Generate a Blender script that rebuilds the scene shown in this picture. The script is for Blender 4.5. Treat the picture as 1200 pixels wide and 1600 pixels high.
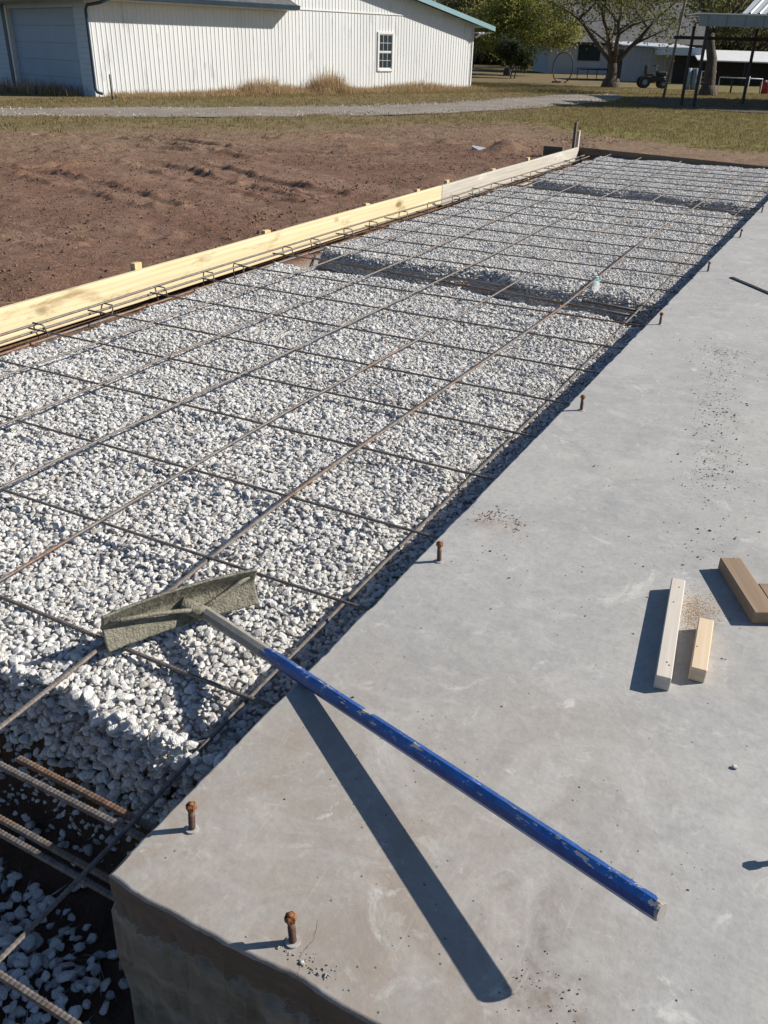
import bpy, bmesh, math, random
import numpy as np
from mathutils import Vector, Matrix

for o in list(bpy.data.objects):
    bpy.data.objects.remove(o)
SC = bpy.context.scene
COL = SC.collection
R = math.radians

# ------------------------------------------------------------------ camera
cam_d = bpy.data.cameras.new('camera')
cam_d.sensor_fit = 'AUTO'
cam_d.sensor_width = 36.0
cam_d.lens = 36.0 * 1337.47 / 1600.0
cam_d.clip_start = 0.05
cam_d.clip_end = 2000
cam = bpy.data.objects.new('camera', cam_d)
COL.objects.link(cam)
RX = Vector((0.88467253, 0.46569287, 0.02201499))
UX = Vector((-0.23957381, 0.41359213, 0.87837688))
FX = Vector((-0.39994862, 0.78235011, -0.47746141))
mw = Matrix((RX, UX, -FX)).transposed().to_4x4()
mw.translation = Vector((0, 0, 1.3093))
cam.matrix_world = mw
SC.camera = cam

# ------------------------------------------------------------------ sky, sun, exposure
SUN_EL, SUN_AZ = R(32.0), R(36.7)          # azimuth measured from +X towards +Y
W = bpy.data.worlds.new('World')
SC.world = W
W.use_nodes = True
wn = W.node_tree
wn.nodes.clear()
sky = wn.nodes.new('ShaderNodeTexSky')
sky.sky_type = 'NISHITA'
sky.sun_disc = False
sky.sun_elevation = SUN_EL
sky.sun_rotation = R(90) - SUN_AZ
sky.air_density = 1.0
sky.dust_density = 0.4
sky.ozone_density = 4.0
bg = wn.nodes.new('ShaderNodeBackground')
bg.inputs['Strength'].default_value = 0.058
wo = wn.nodes.new('ShaderNodeOutputWorld')
wn.links.new(sky.outputs[0], bg.inputs[0])
wn.links.new(bg.outputs[0], wo.inputs[0])

sd = bpy.data.lights.new('sun', 'SUN')
sd.energy = 4.6
sd.angle = R(0.5)
sd.color = (1.0, 0.935, 0.83)
sun = bpy.data.objects.new('sun', sd)
COL.objects.link(sun)
S = Vector((math.cos(SUN_EL) * math.cos(SUN_AZ), math.cos(SUN_EL) * math.sin(SUN_AZ), math.sin(SUN_EL)))
sun.rotation_euler = S.to_track_quat('Z', 'Y').to_euler()
sun.location = (20, 15, 25)

SC.view_settings.view_transform = 'Standard'
SC.view_settings.look = 'None'
SC.view_settings.exposure = 0.62
SC.view_settings.gamma = 1.0
SC.view_settings.use_curve_mapping = False
SC.cycles.max_bounces = 6
SC.cycles.diffuse_bounces = 3
SC.cycles.use_denoising = True

# ------------------------------------------------------------------ small helpers
rng = np.random.default_rng(11)
rnd = random.Random(5)


def tag(o, label=None, cat=None, group=None, kind=None):
    if label: o['label'] = label
    if cat: o['category'] = cat
    if group: o['group'] = group
    if kind: o['kind'] = kind
    return o


def empty(name, loc=(0, 0, 0), rz=0.0):
    o = bpy.data.objects.new(name, None)
    o.empty_display_size = 0.2
    COL.objects.link(o)
    o.location = loc
    o.rotation_euler = (0, 0, rz)
    return o


def dup(o, parent=None):
    c = o.copy()
    COL.objects.link(c)
    if parent is not None: c.parent = parent
    for ch in o.children:
        dup(ch, c)
    return c


def frame_of(d):
    d = Vector(d).normalized()
    a = Vector((0, 0, 1)) if abs(d.z) < 0.95 else Vector((1, 0, 0))
    u = d.cross(a).normalized()
    return u, d.cross(u).normalized()


class MB:
    """collects shapes and links them as one mesh object"""
    def __init__(s):
        s.v, s.f, s.sm = [], [], []

    def add(s, vs, fs, smooth=False):
        b = len(s.v)
        s.v += [tuple(p) for p in vs]
        s.f += [tuple(i + b for i in f) for f in fs]
        s.sm += [smooth] * len(fs)
        return s

    def box(s, lo, hi, bev=0.0, M=None):
        x0, y0, z0 = lo; x1, y1, z1 = hi
        if bev <= 0:
            vs = [(x, y, z) for z in (z0, z1) for y in (y0, y1) for x in (x0, x1)]
            fs = [(0, 2, 3, 1), (4, 5, 7, 6), (0, 1, 5, 4), (2, 6, 7, 3), (0, 4, 6, 2), (1, 3, 7, 5)]
        else:
            bm = bmesh.new()
            bmesh.ops.create_cube(bm, size=1)
            for v in bm.verts:
                v.co = Vector(((x0 + x1) / 2 + v.co.x * (x1 - x0), (y0 + y1) / 2 + v.co.y * (y1 - y0), (z0 + z1) / 2 + v.co.z * (z1 - z0)))
            bmesh.ops.bevel(bm, geom=list(bm.edges), offset=bev, segments=1, affect='EDGES')
            bm.verts.index_update()
            vs = [tuple(v.co) for v in bm.verts]
            fs = [tuple(v.index for v in f.verts) for f in bm.faces]
            bm.free()
        if M is not None: vs = [M @ Vector(p) for p in vs]
        return s.add(vs, fs)

    def tube(s, pts, rad, n=8, cap=True, smooth=True):
        pts = [Vector(p) for p in pts]
        m = len(pts)
        rads = rad if hasattr(rad, '__len__') else [rad] * m
        vs, fs = [], []
        u, w = frame_of(pts[1] - pts[0])
        for i, p in enumerate(pts):
            d = (pts[min(i + 1, m - 1)] - pts[max(i - 1, 0)]).normalized()
            u = (u - d * u.dot(d)).normalized()
            w = d.cross(u)
            for k in range(n):
                a = 2 * math.pi * k / n
                vs.append(p + (u * math.cos(a) + w * math.sin(a)) * rads[i])
        for i in range(m - 1):
            for k in range(n):
                k2 = (k + 1) % n
                fs.append((i * n + k, i * n + k2, (i + 1) * n + k2, (i + 1) * n + k))
        if cap:
            fs.append(tuple(range(n - 1, -1, -1)))
            fs.append(tuple((m - 1) * n + k for k in range(n)))
        return s.add(vs, fs, smooth)

    def prism(s, poly, z0, z1):
        n = len(poly)
        vs = [(x, y, z0) for x, y in poly] + [(x, y, z1) for x, y in poly]
        fs = [tuple(range(n - 1, -1, -1)), tuple(range(n, 2 * n))]
        fs += [(i, (i + 1) % n, n + (i + 1) % n, n + i) for i in range(n)]
        return s.add(vs, fs)

    def build(s, name, mat, parent=None, loc=None):
        me = bpy.data.meshes.new(name)
        me.from_pydata(s.v, [], s.f)
        me.polygons.foreach_set('use_smooth', s.sm)
        me.materials.append(mat)
        me.update()
        o = bpy.data.objects.new(name, me)
        COL.objects.link(o)
        if parent is not None: o.parent = parent
        if loc is not None: o.location = loc
        return o


# value noise for numpy
_T = np.random.default_rng(77).random((256, 256))


def vnoise(x, y, seed=0):
    x = np.asarray(x, float) + seed * 17.31
    y = np.asarray(y, float) + seed * 9.77
    xi = np.floor(x).astype(int); yi = np.floor(y).astype(int)
    fx = x - xi; fy = y - yi
    fx = fx * fx * (3 - 2 * fx); fy = fy * fy * (3 - 2 * fy)
    g = lambda a, b: _T[a & 255, b & 255]
    return ((g(xi, yi) * (1 - fx) + g(xi + 1, yi) * fx) * (1 - fy) + (g(xi, yi + 1) * (1 - fx) + g(xi + 1, yi + 1) * fx) * fy) * 2 - 1


def fbm(x, y, oct=4, seed=0):
    r = 0; a = 1.0; t = 0
    for k in range(oct):
        r = r + a * vnoise(np.asarray(x) * 2 ** k, np.asarray(y) * 2 ** k, seed + k)
        t += a; a *= 0.5
    return r / t


def sstep(a, b, x):
    t = np.clip((np.asarray(x, float) - a) / (b - a), 0, 1)
    return t * t * (3 - 2 * t)


def seg_dist(X, Y, pts):
    d = np.full(np.shape(X), 1e9); side = np.zeros(np.shape(X))
    for (ax, ay), (bx, by) in zip(pts[:-1], pts[1:]):
        L2 = (bx - ax) ** 2 + (by - ay) ** 2
        t = np.clip(((X - ax) * (bx - ax) + (Y - ay) * (by - ay)) / L2, 0, 1)
        dd = np.hypot(X - ax - t * (bx - ax), Y - ay - t * (by - ay))
        d = np.minimum(d, dd)
    return d


def in_poly(X, Y, poly):
    c = np.zeros(np.shape(X), bool)
    n = len(poly)
    for i in range(n):
        x1, y1 = poly[i]; x2, y2 = poly[(i + 1) % n]
        if y1 == y2: continue
        c ^= ((y1 > Y) != (y2 > Y)) & (X < (x2 - x1) * (Y - y1) / (y2 - y1) + x1)
    return c


# ------------------------------------------------------------------ material helper
class NT:
    def __init__(s, name, rough=0.8, metal=0.0, spec=0.3):
        s.m = bpy.data.materials.new(name)
        s.m.use_nodes = True
        s.t = s.m.node_tree
        s.b = s.t.nodes['Principled BSDF']
        s.b.inputs['Roughness'].default_value = rough
        s.b.inputs['Metallic'].default_value = metal
        s.b.inputs['Specular IOR Level'].default_value = spec

    def n(s, typ, **kw):
        nd = s.t.nodes.new('ShaderNode' + typ)
        for k, v in kw.items(): setattr(nd, k, v)
        return nd

    def lk(s, a, b):
        s.t.links.new(a, b)

    def setin(s, sock, v):
        if hasattr(v, 'is_output') or isinstance(v, bpy.types.NodeSocket): s.lk(v, sock)
        else: sock.default_value = v

    def coord(s, kind='Object', scale=None, loc=None, rot=None):
        if kind == 'World': c = s.n('NewGeometry').outputs['Position']
        else: c = s.n('TexCoord').outputs[kind]
        if scale is not None or loc is not None or rot is not None:
            mp = s.n('Mapping')
            s.lk(c, mp.inputs[0])
            if scale is not None: mp.inputs['Scale'].default_value = scale
            if loc is not None: mp.inputs['Location'].default_value = loc
            if rot is not None: mp.inputs['Rotation'].default_value = rot
            c = mp.outputs[0]
        return c

    def noise(s, vec, scale, detail=3, rough=0.55, dist=0.0):
        nd = s.n('TexNoise')
        s.lk(vec, nd.inputs['Vector'])
        nd.inputs['Scale'].default_value = scale
        nd.inputs['Detail'].default_value = detail
        nd.inputs['Roughness'].default_value = rough
        nd.inputs['Distortion'].default_value = dist
        return nd.outputs[0]

    def voro(s, vec, scale, out='Distance', feature='F1'):
        nd = s.n('TexVoronoi', feature=feature)
        s.lk(vec, nd.inputs['Vector'])
        nd.inputs['Scale'].default_value = scale
        return nd.outputs[out]

    def ramp(s, fac, stops):
        nd = s.n('ValToRGB')
        s.lk(fac, nd.inputs[0])
        el = nd.color_ramp.elements
        while len(el) < len(stops): el.new(0.5)
        for e, (p, c) in zip(el, stops):
            e.position = p
            e.color = (c, c, c, 1) if not hasattr(c, '__len__') else (*c[:3], 1)
        return nd.outputs[0]

    def mix(s, fac, a, b, mode='MIX'):
        nd = s.n('MixRGB', blend_type=mode)
        s.setin(nd.inputs[0], fac)
        for k, v in ((1, a), (2, b)):
            if hasattr(v, '__len__') and not isinstance(v, bpy.types.NodeSocket): nd.inputs[k].default_value = (*v[:3], 1)
            else: s.setin(nd.inputs[k], v)
        return nd.outputs[0]

    def math(s, op, a, b=0.0, clamp=False):
        nd = s.n('Math', operation=op)
        nd.use_clamp = clamp
        s.setin(nd.inputs[0], a)
        s.setin(nd.inputs[1], b)
        return nd.outputs[0]

    def attr(s, name):
        return s.n('Attribute', attribute_name=name).outputs['Fac']

    def spot(s, pos, c, r, vec_noise=None, amt=0.0, soft=0.6):
        """soft-edged blot round a world point (stain with a shape of its own)"""
        nd = s.n('VectorMath', operation='DISTANCE')
        s.lk(pos, nd.inputs[0])
        nd.inputs[1].default_value = c
        d = nd.outputs['Value']
        if vec_noise is not None: d = s.math('ADD', d, s.math('MULTIPLY', s.math('SUBTRACT', vec_noise, 0.5), amt))
        mr = s.n('MapRange')
        s.lk(d, mr.inputs[0])
        mr.inputs[1].default_value = r
        mr.inputs[2].default_value = r * soft
        return mr.outputs[0]

    def color(s, c):
        if hasattr(c, '__len__') and not isinstance(c, bpy.types.NodeSocket): s.b.inputs['Base Color'].default_value = (*c[:3], 1)
        else: s.lk(c, s.b.inputs['Base Color'])
        return s

    def rough(s, v):
        s.setin(s.b.inputs['Roughness'], v)
        return s

    def bump(s, h, strength=0.5, dist=0.01):
        nd = s.n('Bump')
        nd.inputs['Strength'].default_value = strength
        nd.inputs['Distance'].default_value = dist
        s.lk(h, nd.inputs['Height'])
        s.lk(nd.outputs[0], s.b.inputs['Normal'])
        return s


def mottled(name, c1, c2, scale=8, rough=0.8, metal=0.0, bump=0.3, bscale=40, bdist=0.004, coord='Object', spec=0.3, c3=None, c3s=30, c3t=0.62, stretch=None):
    t = NT(name, rough, metal, spec)
    co = t.coord(coord, scale=stretch)
    c = t.mix(t.ramp(t.noise(co, scale, 5, 0.6), [(0.33, 0.0), (0.67, 1.0)]), c1, c2)
    if c3 is not None:
        c = t.mix(t.ramp(t.noise(co, c3s, 4, 0.65), [(c3t, 0.0), (c3t + 0.07, 1.0)]), c, c3)
    t.color(c)
    if bump: t.bump(t.noise(co, bscale, 4, 0.6), bump, bdist)
    return t.m


# --- materials
def mk_concrete():
    t = NT('concrete_top', 0.78, 0, 0.35)
    p = t.coord('World')
    nz = t.noise(p, 1.6, 6, 0.6, 0.4)
    nf = t.noise(p, 14, 5, 0.65, 0.3)
    nn = t.noise(p, 90, 3, 0.6)
    base = t.mix(t.ramp(nz, [(0.35, 0.0), (0.65, 1.0)]), (0.39, 0.384, 0.37), (0.30, 0.302, 0.305))
    base = t.mix(t.ramp(nf, [(0.38, 0.0), (0.7, 0.75)]), base, (0.415, 0.405, 0.385))
    # warm soil film near the front corner
    sp = t.n('SeparateXYZ'); t.lk(p, sp.inputs[0])
    yy = t.math('ADD', sp.outputs['Y'], t.math('MULTIPLY', t.math('SUBTRACT', nz, 0.5), 0.9))
    xx = t.math('ADD', sp.outputs['X'], t.math('MULTIPLY', t.math('SUBTRACT', nf, 0.5), 0.5))
    my = t.n('MapRange'); t.lk(yy, my.inputs[0]); my.inputs[1].default_value = 1.75; my.inputs[2].default_value = 0.95
    mx = t.n('MapRange'); t.lk(xx, mx.inputs[0]); mx.inputs[1].default_value = 0.05; mx.inputs[2].default_value = -0.3
    film = t.math('MULTIPLY', t.math('MULTIPLY', my.outputs[0], mx.outputs[0]), t.ramp(t.noise(p, 4, 7, 0.68, 0.8), [(0.34, 0.30), (0.62, 1.0)]))
    base = t.mix(t.math('MULTIPLY', film, 0.8), base, (0.275, 0.22, 0.172))
    fine = t.noise(p, 48, 6, 0.72)
    base = t.mix(t.ramp(fine, [(0.36, 0.32), (0.55, 0.0)]), base, (0.22, 0.21, 0.20))
    base = t.mix(t.math('MULTIPLY', t.ramp(t.noise(p, 17, 7, 0.72, 1.0), [(0.56, 0.0), (0.66, 1.0)]), 0.35), base, (0.52, 0.51, 0.49))
    brk_ = t.ramp(t.noise(p, 34, 8, 0.75, 0.6), [(0.36, 0.05), (0.6, 1.0)])
    # dark trowel blots
    for c, r, a, col in (((-0.235, 1.01, 0), 0.05, 0.75, (0.17, 0.155, 0.14)), ((-0.13, 0.86, 0), 0.07, 0.6, (0.15, 0.105, 0.075)),
                         ((-0.19, 0.955, 0), 0.055, 0.75, (0.17, 0.155, 0.14)), ((-0.02, 0.89, 0), 0.018, 0.4, (0.22, 0.21, 0.2)),
                         ((-0.751, 2.258, 0), 0.085, 0.55, (0.24, 0.155, 0.105)), ((-0.118, 2.09, 0), 0.09, 0.6, (0.42, 0.31, 0.2)),
                         ((-0.42, 4.3, 0), 0.3, 0.25, (0.28, 0.27, 0.26)), ((-0.24, 3.2, 0), 0.25, 0.25, (0.28, 0.27, 0.26))):
        base = t.mix(t.math('MULTIPLY', t.math('MULTIPLY', t.spot(p, c, r * 1.25, nf, r * 2.2, 0.1), brk_), a), base, col)
    # pale laitance scuffs, long trowel scratches
    sc = t.ramp(t.noise(p, 4.5, 8, 0.7, 1.5), [(0.60, 0.0), (0.68, 1.0)])
    base = t.mix(t.math('MULTIPLY', sc, 0.65), base, (0.56, 0.55, 0.53))
    sc2 = t.ramp(t.noise(p, 2.2, 9, 0.75, 2.5), [(0.63, 0.0), (0.67, 1.0)])
    base = t.mix(t.math('MULTIPLY', sc2, 0.6), base, (0.58, 0.57, 0.55))
    base = t.mix(t.ramp(t.noise(p, 3.1, 8, 0.72, 1.2), [(0.5, 0.0), (0.72, 0.55)]), base, (0.50, 0.49, 0.47))
    base = t.mix(t.ramp(t.noise(p, 2.4, 7, 0.7, 0.9), [(0.30, 0.45), (0.44, 0.0)]), base, (0.245, 0.24, 0.235))
    co2 = t.coord('World', scale=(26, 1.6, 1), rot=(0, 0, R(38)))
    st = t.ramp(t.noise(co2, 3, 3, 0.5), [(0.66, 0.0), (0.74, 1.0)])
    base = t.mix(t.math('MULTIPLY', st, 0.2), base, (0.52, 0.5, 0.48))
    # pin holes and fine dirt
    vo = t.voro(p, 38)
    holes = t.math('MULTIPLY', t.math('LESS_THAN', vo, 0.085), t.ramp(t.noise(p, 3, 3, 0.6), [(0.5, 0.0), (0.56, 1.0)]))
    base = t.mix(t.math('MULTIPLY', holes, 0.8), base, (0.06, 0.05, 0.045))
    base = t.mix(t.ramp(nn, [(0.35, 0.12), (0.6, 0.0)]), base, (0.2, 0.19, 0.18))
    # one hairline crack by the front bolt
    w = t.noise(t.coord('World'), 12, 4, 0.6)
    cx = t.math('SUBTRACT', t.math('ADD', sp.outputs['X'], t.math('MULTIPLY', sp.outputs['Y'], 0.35)), t.math('ADD', -0.245, t.math('MULTIPLY', t.math('SUBTRACT', w, 0.5), 0.07)))
    crack = t.math('MULTIPLY', t.math('LESS_THAN', t.math('ABSOLUTE', cx), 0.0008), t.math('LESS_THAN', sp.outputs['Y'], 0.80))
    base = t.mix(t.math('MULTIPLY', crack, 0.75), base, (0.08, 0.07, 0.06))
    t.color(base)
    hb = t.math('ADD', t.math('MULTIPLY', nf, 0.6), t.math('ADD', t.math('MULTIPLY', nn, 0.35), t.math('MULTIPLY', t.math('SUBTRACT', 1.0, holes), 0.5)))
    t.bump(hb, 0.35, 0.004)
    t.rough(t.ramp(nf, [(0.3, 0.7), (0.7, 0.9)]))
    return t.m


def mk_side():
    t = NT('concrete_side', 0.9, 0, 0.2)
    p = t.coord('World', scale=(1, 1, 2))
    n1 = t.noise(p, 6, 6, 0.65, 0.6)
    sp = t.n('SeparateXYZ'); t.lk(t.coord('World'), sp.inputs[0])
    c = t.mix(t.ramp(n1, [(0.35, 0.0), (0.65, 1.0)]), (0.20, 0.17, 0.125), (0.36, 0.325, 0.26))
    zz = t.math('ADD', sp.outputs['Z'], t.math('MULTIPLY', t.math('SUBTRACT', n1, 0.5), 0.16))
    band = t.math('GREATER_THAN', zz, -0.085)
    c = t.mix(t.math('MULTIPLY', band, 0.7), c, (0.16, 0.118, 0.085))
    t.color(c)
    t.bump(t.noise(p, 30, 6, 0.7), 0.9, 0.012)
    return t.m


def mk_stone():
    t = NT('limestone', 0.85, 0, 0.25)
    r = t.n('ObjectInfo').outputs['Random']
    c = t.ramp(r, [(0.0, (0.44, 0.435, 0.43)), (0.16, (0.66, 0.655, 0.645)), (0.5, (0.80, 0.79, 0.77)), (0.8, (0.88, 0.87, 0.845)), (0.93, (0.68, 0.62, 0.55)), (1.0, (0.28, 0.27, 0.27))])
    p = t.coord('Object')
    n1 = t.noise(p, 1.6, 4, 0.65)
    c = t.mix(t.ramp(n1, [(0.35, 0.25), (0.6, 0.0)]), c, (0.50, 0.485, 0.465))
    t.color(c)
    t.bump(t.noise(p, 4, 4, 0.6), 0.5, 0.15)
    return t.m


def mk_ground():
    t = NT('ground_soil', 0.95, 0, 0.12)
    p = t.coord('World')
    n1 = t.noise(p, 0.7, 6, 0.6)
    n2 = t.noise(p, 9, 5, 0.65)
    n3 = t.noise(p, 55, 4, 0.65)
    dirt = t.mix(t.ramp(n1, [(0.38, 0.0), (0.64, 1.0)]), (0.170, 0.094, 0.066), (0.220, 0.140, 0.099))
    dirt = t.mix(t.ramp(n2, [(0.36, 0.5), (0.6, 0.0)]), dirt, (0.095, 0.055, 0.040))
    dirt = t.mix(t.ramp(n3, [(0.57, 0.0), (0.68, 0.7)]), dirt, (0.33, 0.25, 0.175))
    dirt = t.mix(t.ramp(t.noise(p, 26, 5, 0.7), [(0.33, 0.6), (0.45, 0.0)]), dirt, (0.07, 0.038, 0.027))
    dirt = t.mix(t.math('MULTIPLY', t.attr('track'), t.ramp(n2, [(0.3, 0.2), (0.6, 0.65)])), dirt, (0.245, 0.158, 0.115))
    dirt = t.mix(t.math('MULTIPLY', t.attr('dry'), t.ramp(t.noise(p, 3.5, 6, 0.7), [(0.34, 0.25), (0.6, 0.85)])), dirt, t.mix(t.ramp(n3, [(0.4, 0.0), (0.6, 1.0)]), (0.165, 0.115, 0.075), (0.30, 0.225, 0.15)))
    gcol = t.mix(t.ramp(t.noise(p, 0.55, 5, 0.65), [(0.36, 0.0), (0.66, 1.0)]), (0.185, 0.15, 0.075), (0.25, 0.18, 0.108))
    gcol = t.mix(t.ramp(n2, [(0.4, 0.55), (0.62, 0.0)]), gcol, (0.075, 0.068, 0.03))
    green = t.mix(t.ramp(n2, [(0.35, 0.0), (0.65, 1.0)]), (0.12, 0.125, 0.036), (0.21, 0.18, 0.07))
    gcol = t.mix(t.attr('green'), gcol, green)
    gm = t.math('ADD', t.attr('grass'), t.math('MULTIPLY', t.math('SUBTRACT', t.math('ADD', t.math('MULTIPLY', n2, 0.7), t.math('MULTIPLY', n1, 0.5)), 0.6), 1.3))
    gm = t.ramp(gm, [(0.40, 0.0), (0.62, 1.0)])
    c = t.mix(gm, dirt, gcol)
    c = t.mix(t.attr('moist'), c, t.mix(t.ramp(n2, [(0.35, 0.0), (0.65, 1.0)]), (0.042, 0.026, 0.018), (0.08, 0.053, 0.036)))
    c = t.mix(t.attr('stone'), c, t.mix(t.ramp(n3, [(0.35, 0.0), (0.65, 1.0)]), (0.42, 0.41, 0.40), (0.62, 0.61, 0.59)))
    t.color(c)
    h = t.math('ADD', t.math('MULTIPLY', n2, 0.9), t.math('MULTIPLY', n3, 0.4))
    t.bump(h, 0.9, 0.03)
    return t.m


def mk_road():
    t = NT('road_gravel', 0.95, 0, 0.15)
    p = t.coord('World')
    v = t.voro(p, 26, 'Color')
    g = t.ramp(t.noise(p, 34, 3, 0.7), [(0.3, 0.0), (0.72, 1.0)])
    c = t.mix(g, (0.19, 0.165, 0.14), (0.42, 0.38, 0.335))
    c = t.mix(t.ramp(t.noise(p, 0.8, 5, 0.6), [(0.4, 0.5), (0.65, 0.0)]), c, (0.20, 0.165, 0.13))
    c = t.mix(t.math('MULTIPLY', t.ramp(t.noise(p, 2.6, 5, 0.7), [(0.6, 0.0), (0.68, 1.0)]), 0.7), c, (0.16, 0.13, 0.07))
    t.color(c)
    t.bump(t.noise(p, 30, 3, 0.7), 1.0, 0.03)
    return t.m


def mk_rebar(name, rust):
    t = NT(name, 0.62, 0.35, 0.4)
    p = t.coord('World')
    n1 = t.noise(p, 2.3, 4, 0.6)
    n2 = t.noise(p, 60, 4, 0.65)
    steel = t.mix(t.ramp(n2, [(0.35, 0.0), (0.65, 1.0)]), (0.115, 0.10, 0.092), (0.215, 0.19, 0.172))
    ru = t.mix(t.ramp(n2, [(0.35, 0.0), (0.65, 1.0)]), (0.12, 0.070, 0.048), (0.25, 0.160, 0.108))
    c = t.mix(t.ramp(n1, [(0.62 - rust * 0.5, 0.0), (0.74 - rust * 0.5, 1.0)]), steel, ru)
    t.color(c)
    t.bump(n2, 0.3, 0.002)
    return t.m


def mk_wood(name, c1, c2, knot=(0.11, 0.055, 0.025), axis=1, smudge=None, gs=9.0, rough=0.75):
    """grain running along local axis"""
    t = NT(name, rough, 0, 0.25)
    sc = [14, 14, 14]; sc[axis] = 0.55
    co = t.coord('Object', scale=sc)
    g = t.noise(co, 1.6, 6, 0.6, 0.8)
    wob = t.n('TexWave', wave_type='BANDS', bands_direction='Z')
    s2 = [5, 5, 5]; s2[axis] = 0.22
    t.lk(t.coord('Object', scale=s2), wob.inputs['Vector'])
    wob.inputs['Scale'].default_value = 1.6
    wob.inputs['Distortion'].default_value = 6
    wob.inputs['Detail'].default_value = 3
    c = t.mix(t.ramp(g, [(0.33, 0.0), (0.68, 1.0)]), c1, c2)
    c = t.mix(t.math('MULTIPLY', t.ramp(wob.outputs[0], [(0.45, 0.0), (0.9, 1.0)]), 0.4), c, tuple(x * 0.68 for x in c2))
    s3 = [4.2, 4.2, 4.2]; s3[axis] = 1.9
    kn = t.voro(t.coord('Object', scale=s3), 1.0)
    kf = t.ramp(t.math('ADD', kn, t.math('MULTIPLY', t.math('SUBTRACT', g, 0.5), 0.05)), [(0.09, 1.0), (0.16, 0.0)])
    c = t.mix(t.math('MULTIPLY', kf, 0.75), c, knot)
    if smudge is not None:
        s4 = [5, 5, 5]; s4[axis] = 1.3
        sm = t.ramp(t.noise(t.coord('Object', scale=s4), 1.0, 6, 0.72, 0.4), [(0.57, 0.0), (0.68, 1.0)])
        c = t.mix(t.math('MULTIPLY', sm, 0.72), c, smudge)
    t.color(c)
    t.bump(g, 0.35, 0.003)
    return t.m


CONC, SIDE, STONE, GROUND, ROAD = mk_concrete(), mk_side(), mk_stone(), mk_ground(), mk_road()
REB_A, REB_B, REB_C = mk_rebar('rebar_steel', 0.05), mk_rebar('rebar_mixed', 0.14), mk_rebar('rebar_rusty', 0.36)
PINE = mk_wood('new_pine_board', (0.62, 0.475, 0.235), (0.72, 0.585, 0.335), smudge=(0.24, 0.155, 0.06))
GREYB = mk_wood('weathered_board', (0.40, 0.365, 0.31), (0.53, 0.49, 0.42), knot=(0.2, 0.15, 0.1), smudge=(0.62, 0.60, 0.56))
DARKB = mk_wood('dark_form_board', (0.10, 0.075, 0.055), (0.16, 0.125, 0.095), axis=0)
OFF_A = mk_wood('grey_white_stud', (0.50, 0.45, 0.395), (0.62, 0.57, 0.51), smudge=(0.36, 0.31, 0.27))
OFF_B = mk_wood('fresh_stud', (0.61, 0.46, 0.31), (0.70, 0.57, 0.42), smudge=(0.54, 0.37, 0.23))
OFF_C = mk_wood('brown_stud', (0.215, 0.15, 0.10), (0.34, 0.25, 0.175), smudge=(0.10, 0.065, 0.042))
ENDW = mottled('end_grain', (0.27, 0.175, 0.09), (0.38, 0.26, 0.15), 30, bscale=90)
STRIPD = mottled('strip_dark', (0.02, 0.022, 0.026), (0.045, 0.045, 0.05), 20, 0.5, 0.4)
RUSTB = mottled('rusty_bolt', (0.19, 0.075, 0.03), (0.33, 0.15, 0.06), 120, 0.75, 0.25, 0.5, 400, 0.001, c3=(0.085, 0.04, 0.03), c3s=90, c3t=0.55)
SHANK = mottled('bolt_shank', (0.10, 0.06, 0.05), (0.18, 0.11, 0.085), 110, 0.7, 0.3, 0.4, 300, 0.001)
ZINC = mottled('zinc_washer', (0.42, 0.41, 0.40), (0.58, 0.57, 0.56), 60, 0.45, 0.35, 0.2, 200, 0.001)
CRUST = mottled('wet_concrete_crust', (0.165, 0.155, 0.115), (0.25, 0.236, 0.182), 26, 0.6, 0, 0.9, 150, 0.006, spec=0.5, c3=(0.085, 0.08, 0.045), c3s=70, c3t=0.58)
WHITEW = mottled('white_metal_siding', (0.68, 0.695, 0.69), (0.615, 0.63, 0.63), 0.9, 0.55, 0.0, 0.1, 6, 0.01, c3=(0.52, 0.525, 0.52), c3s=2.8, c3t=0.60, stretch=(1, 1, 0.25))
SIDING = mottled('painted_siding', (0.46, 0.55, 0.64), (0.41, 0.49, 0.58), 1.2, 0.6, 0, 0.1, 10, 0.005)
DOORM = mottled('painted_door', (0.29, 0.385, 0.52), (0.26, 0.345, 0.47), 0.9, 0.5, 0, 0.05, 6, 0.005)
NAVY = mottled('blue_trim', (0.028, 0.052, 0.082), (0.04, 0.068, 0.10), 3, 0.5, 0, 0)
TEAL = mottled('teal_metal', (0.20, 0.33, 0.37), (0.25, 0.385, 0.42), 1.5, 0.4, 0.1, 0.1, 8, 0.01)
WHITE = mottled('white_paint', (0.74, 0.73, 0.71), (0.66, 0.65, 0.63), 3, 0.5, 0, 0)
SHING = mottled('dark_shingle', (0.07, 0.075, 0.08), (0.13, 0.13, 0.135), 7, 0.9, 0, 0.5, 20, 0.02, c3=(0.2, 0.2, 0.2), c3s=14)
GSHING = mottled('grey_shingle', (0.115, 0.115, 0.12), (0.165, 0.165, 0.165), 2.2, 0.9, 0, 0.5, 12, 0.03, c3=(0.12, 0.12, 0.12), c3s=6)
HWALL = mottled('house_paint', (0.40, 0.43, 0.46), (0.34, 0.37, 0.40), 0.8, 0.8, 0, 0)
GALV = mottled('galvanised_roof', (0.60, 0.62, 0.62), (0.70, 0.71, 0.70), 1.4, 0.42, 0.3, 0)
STEELD = mottled('dark_post', (0.035, 0.032, 0.032), (0.06, 0.052, 0.048), 6, 0.7, 0.1, 0)
POLEM = mottled('old_pole', (0.30, 0.25, 0.19), (0.22, 0.18, 0.14), 3, 0.9, 0, 0)
REDP = mottled('red_plastic', (0.30, 0.035, 0.03), (0.24, 0.03, 0.025), 4, 0.5, 0, 0)
BLACKP = mottled('black_paint', (0.02, 0.02, 0.022), (0.035, 0.035, 0.036), 5, 0.5, 0, 0)
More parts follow.
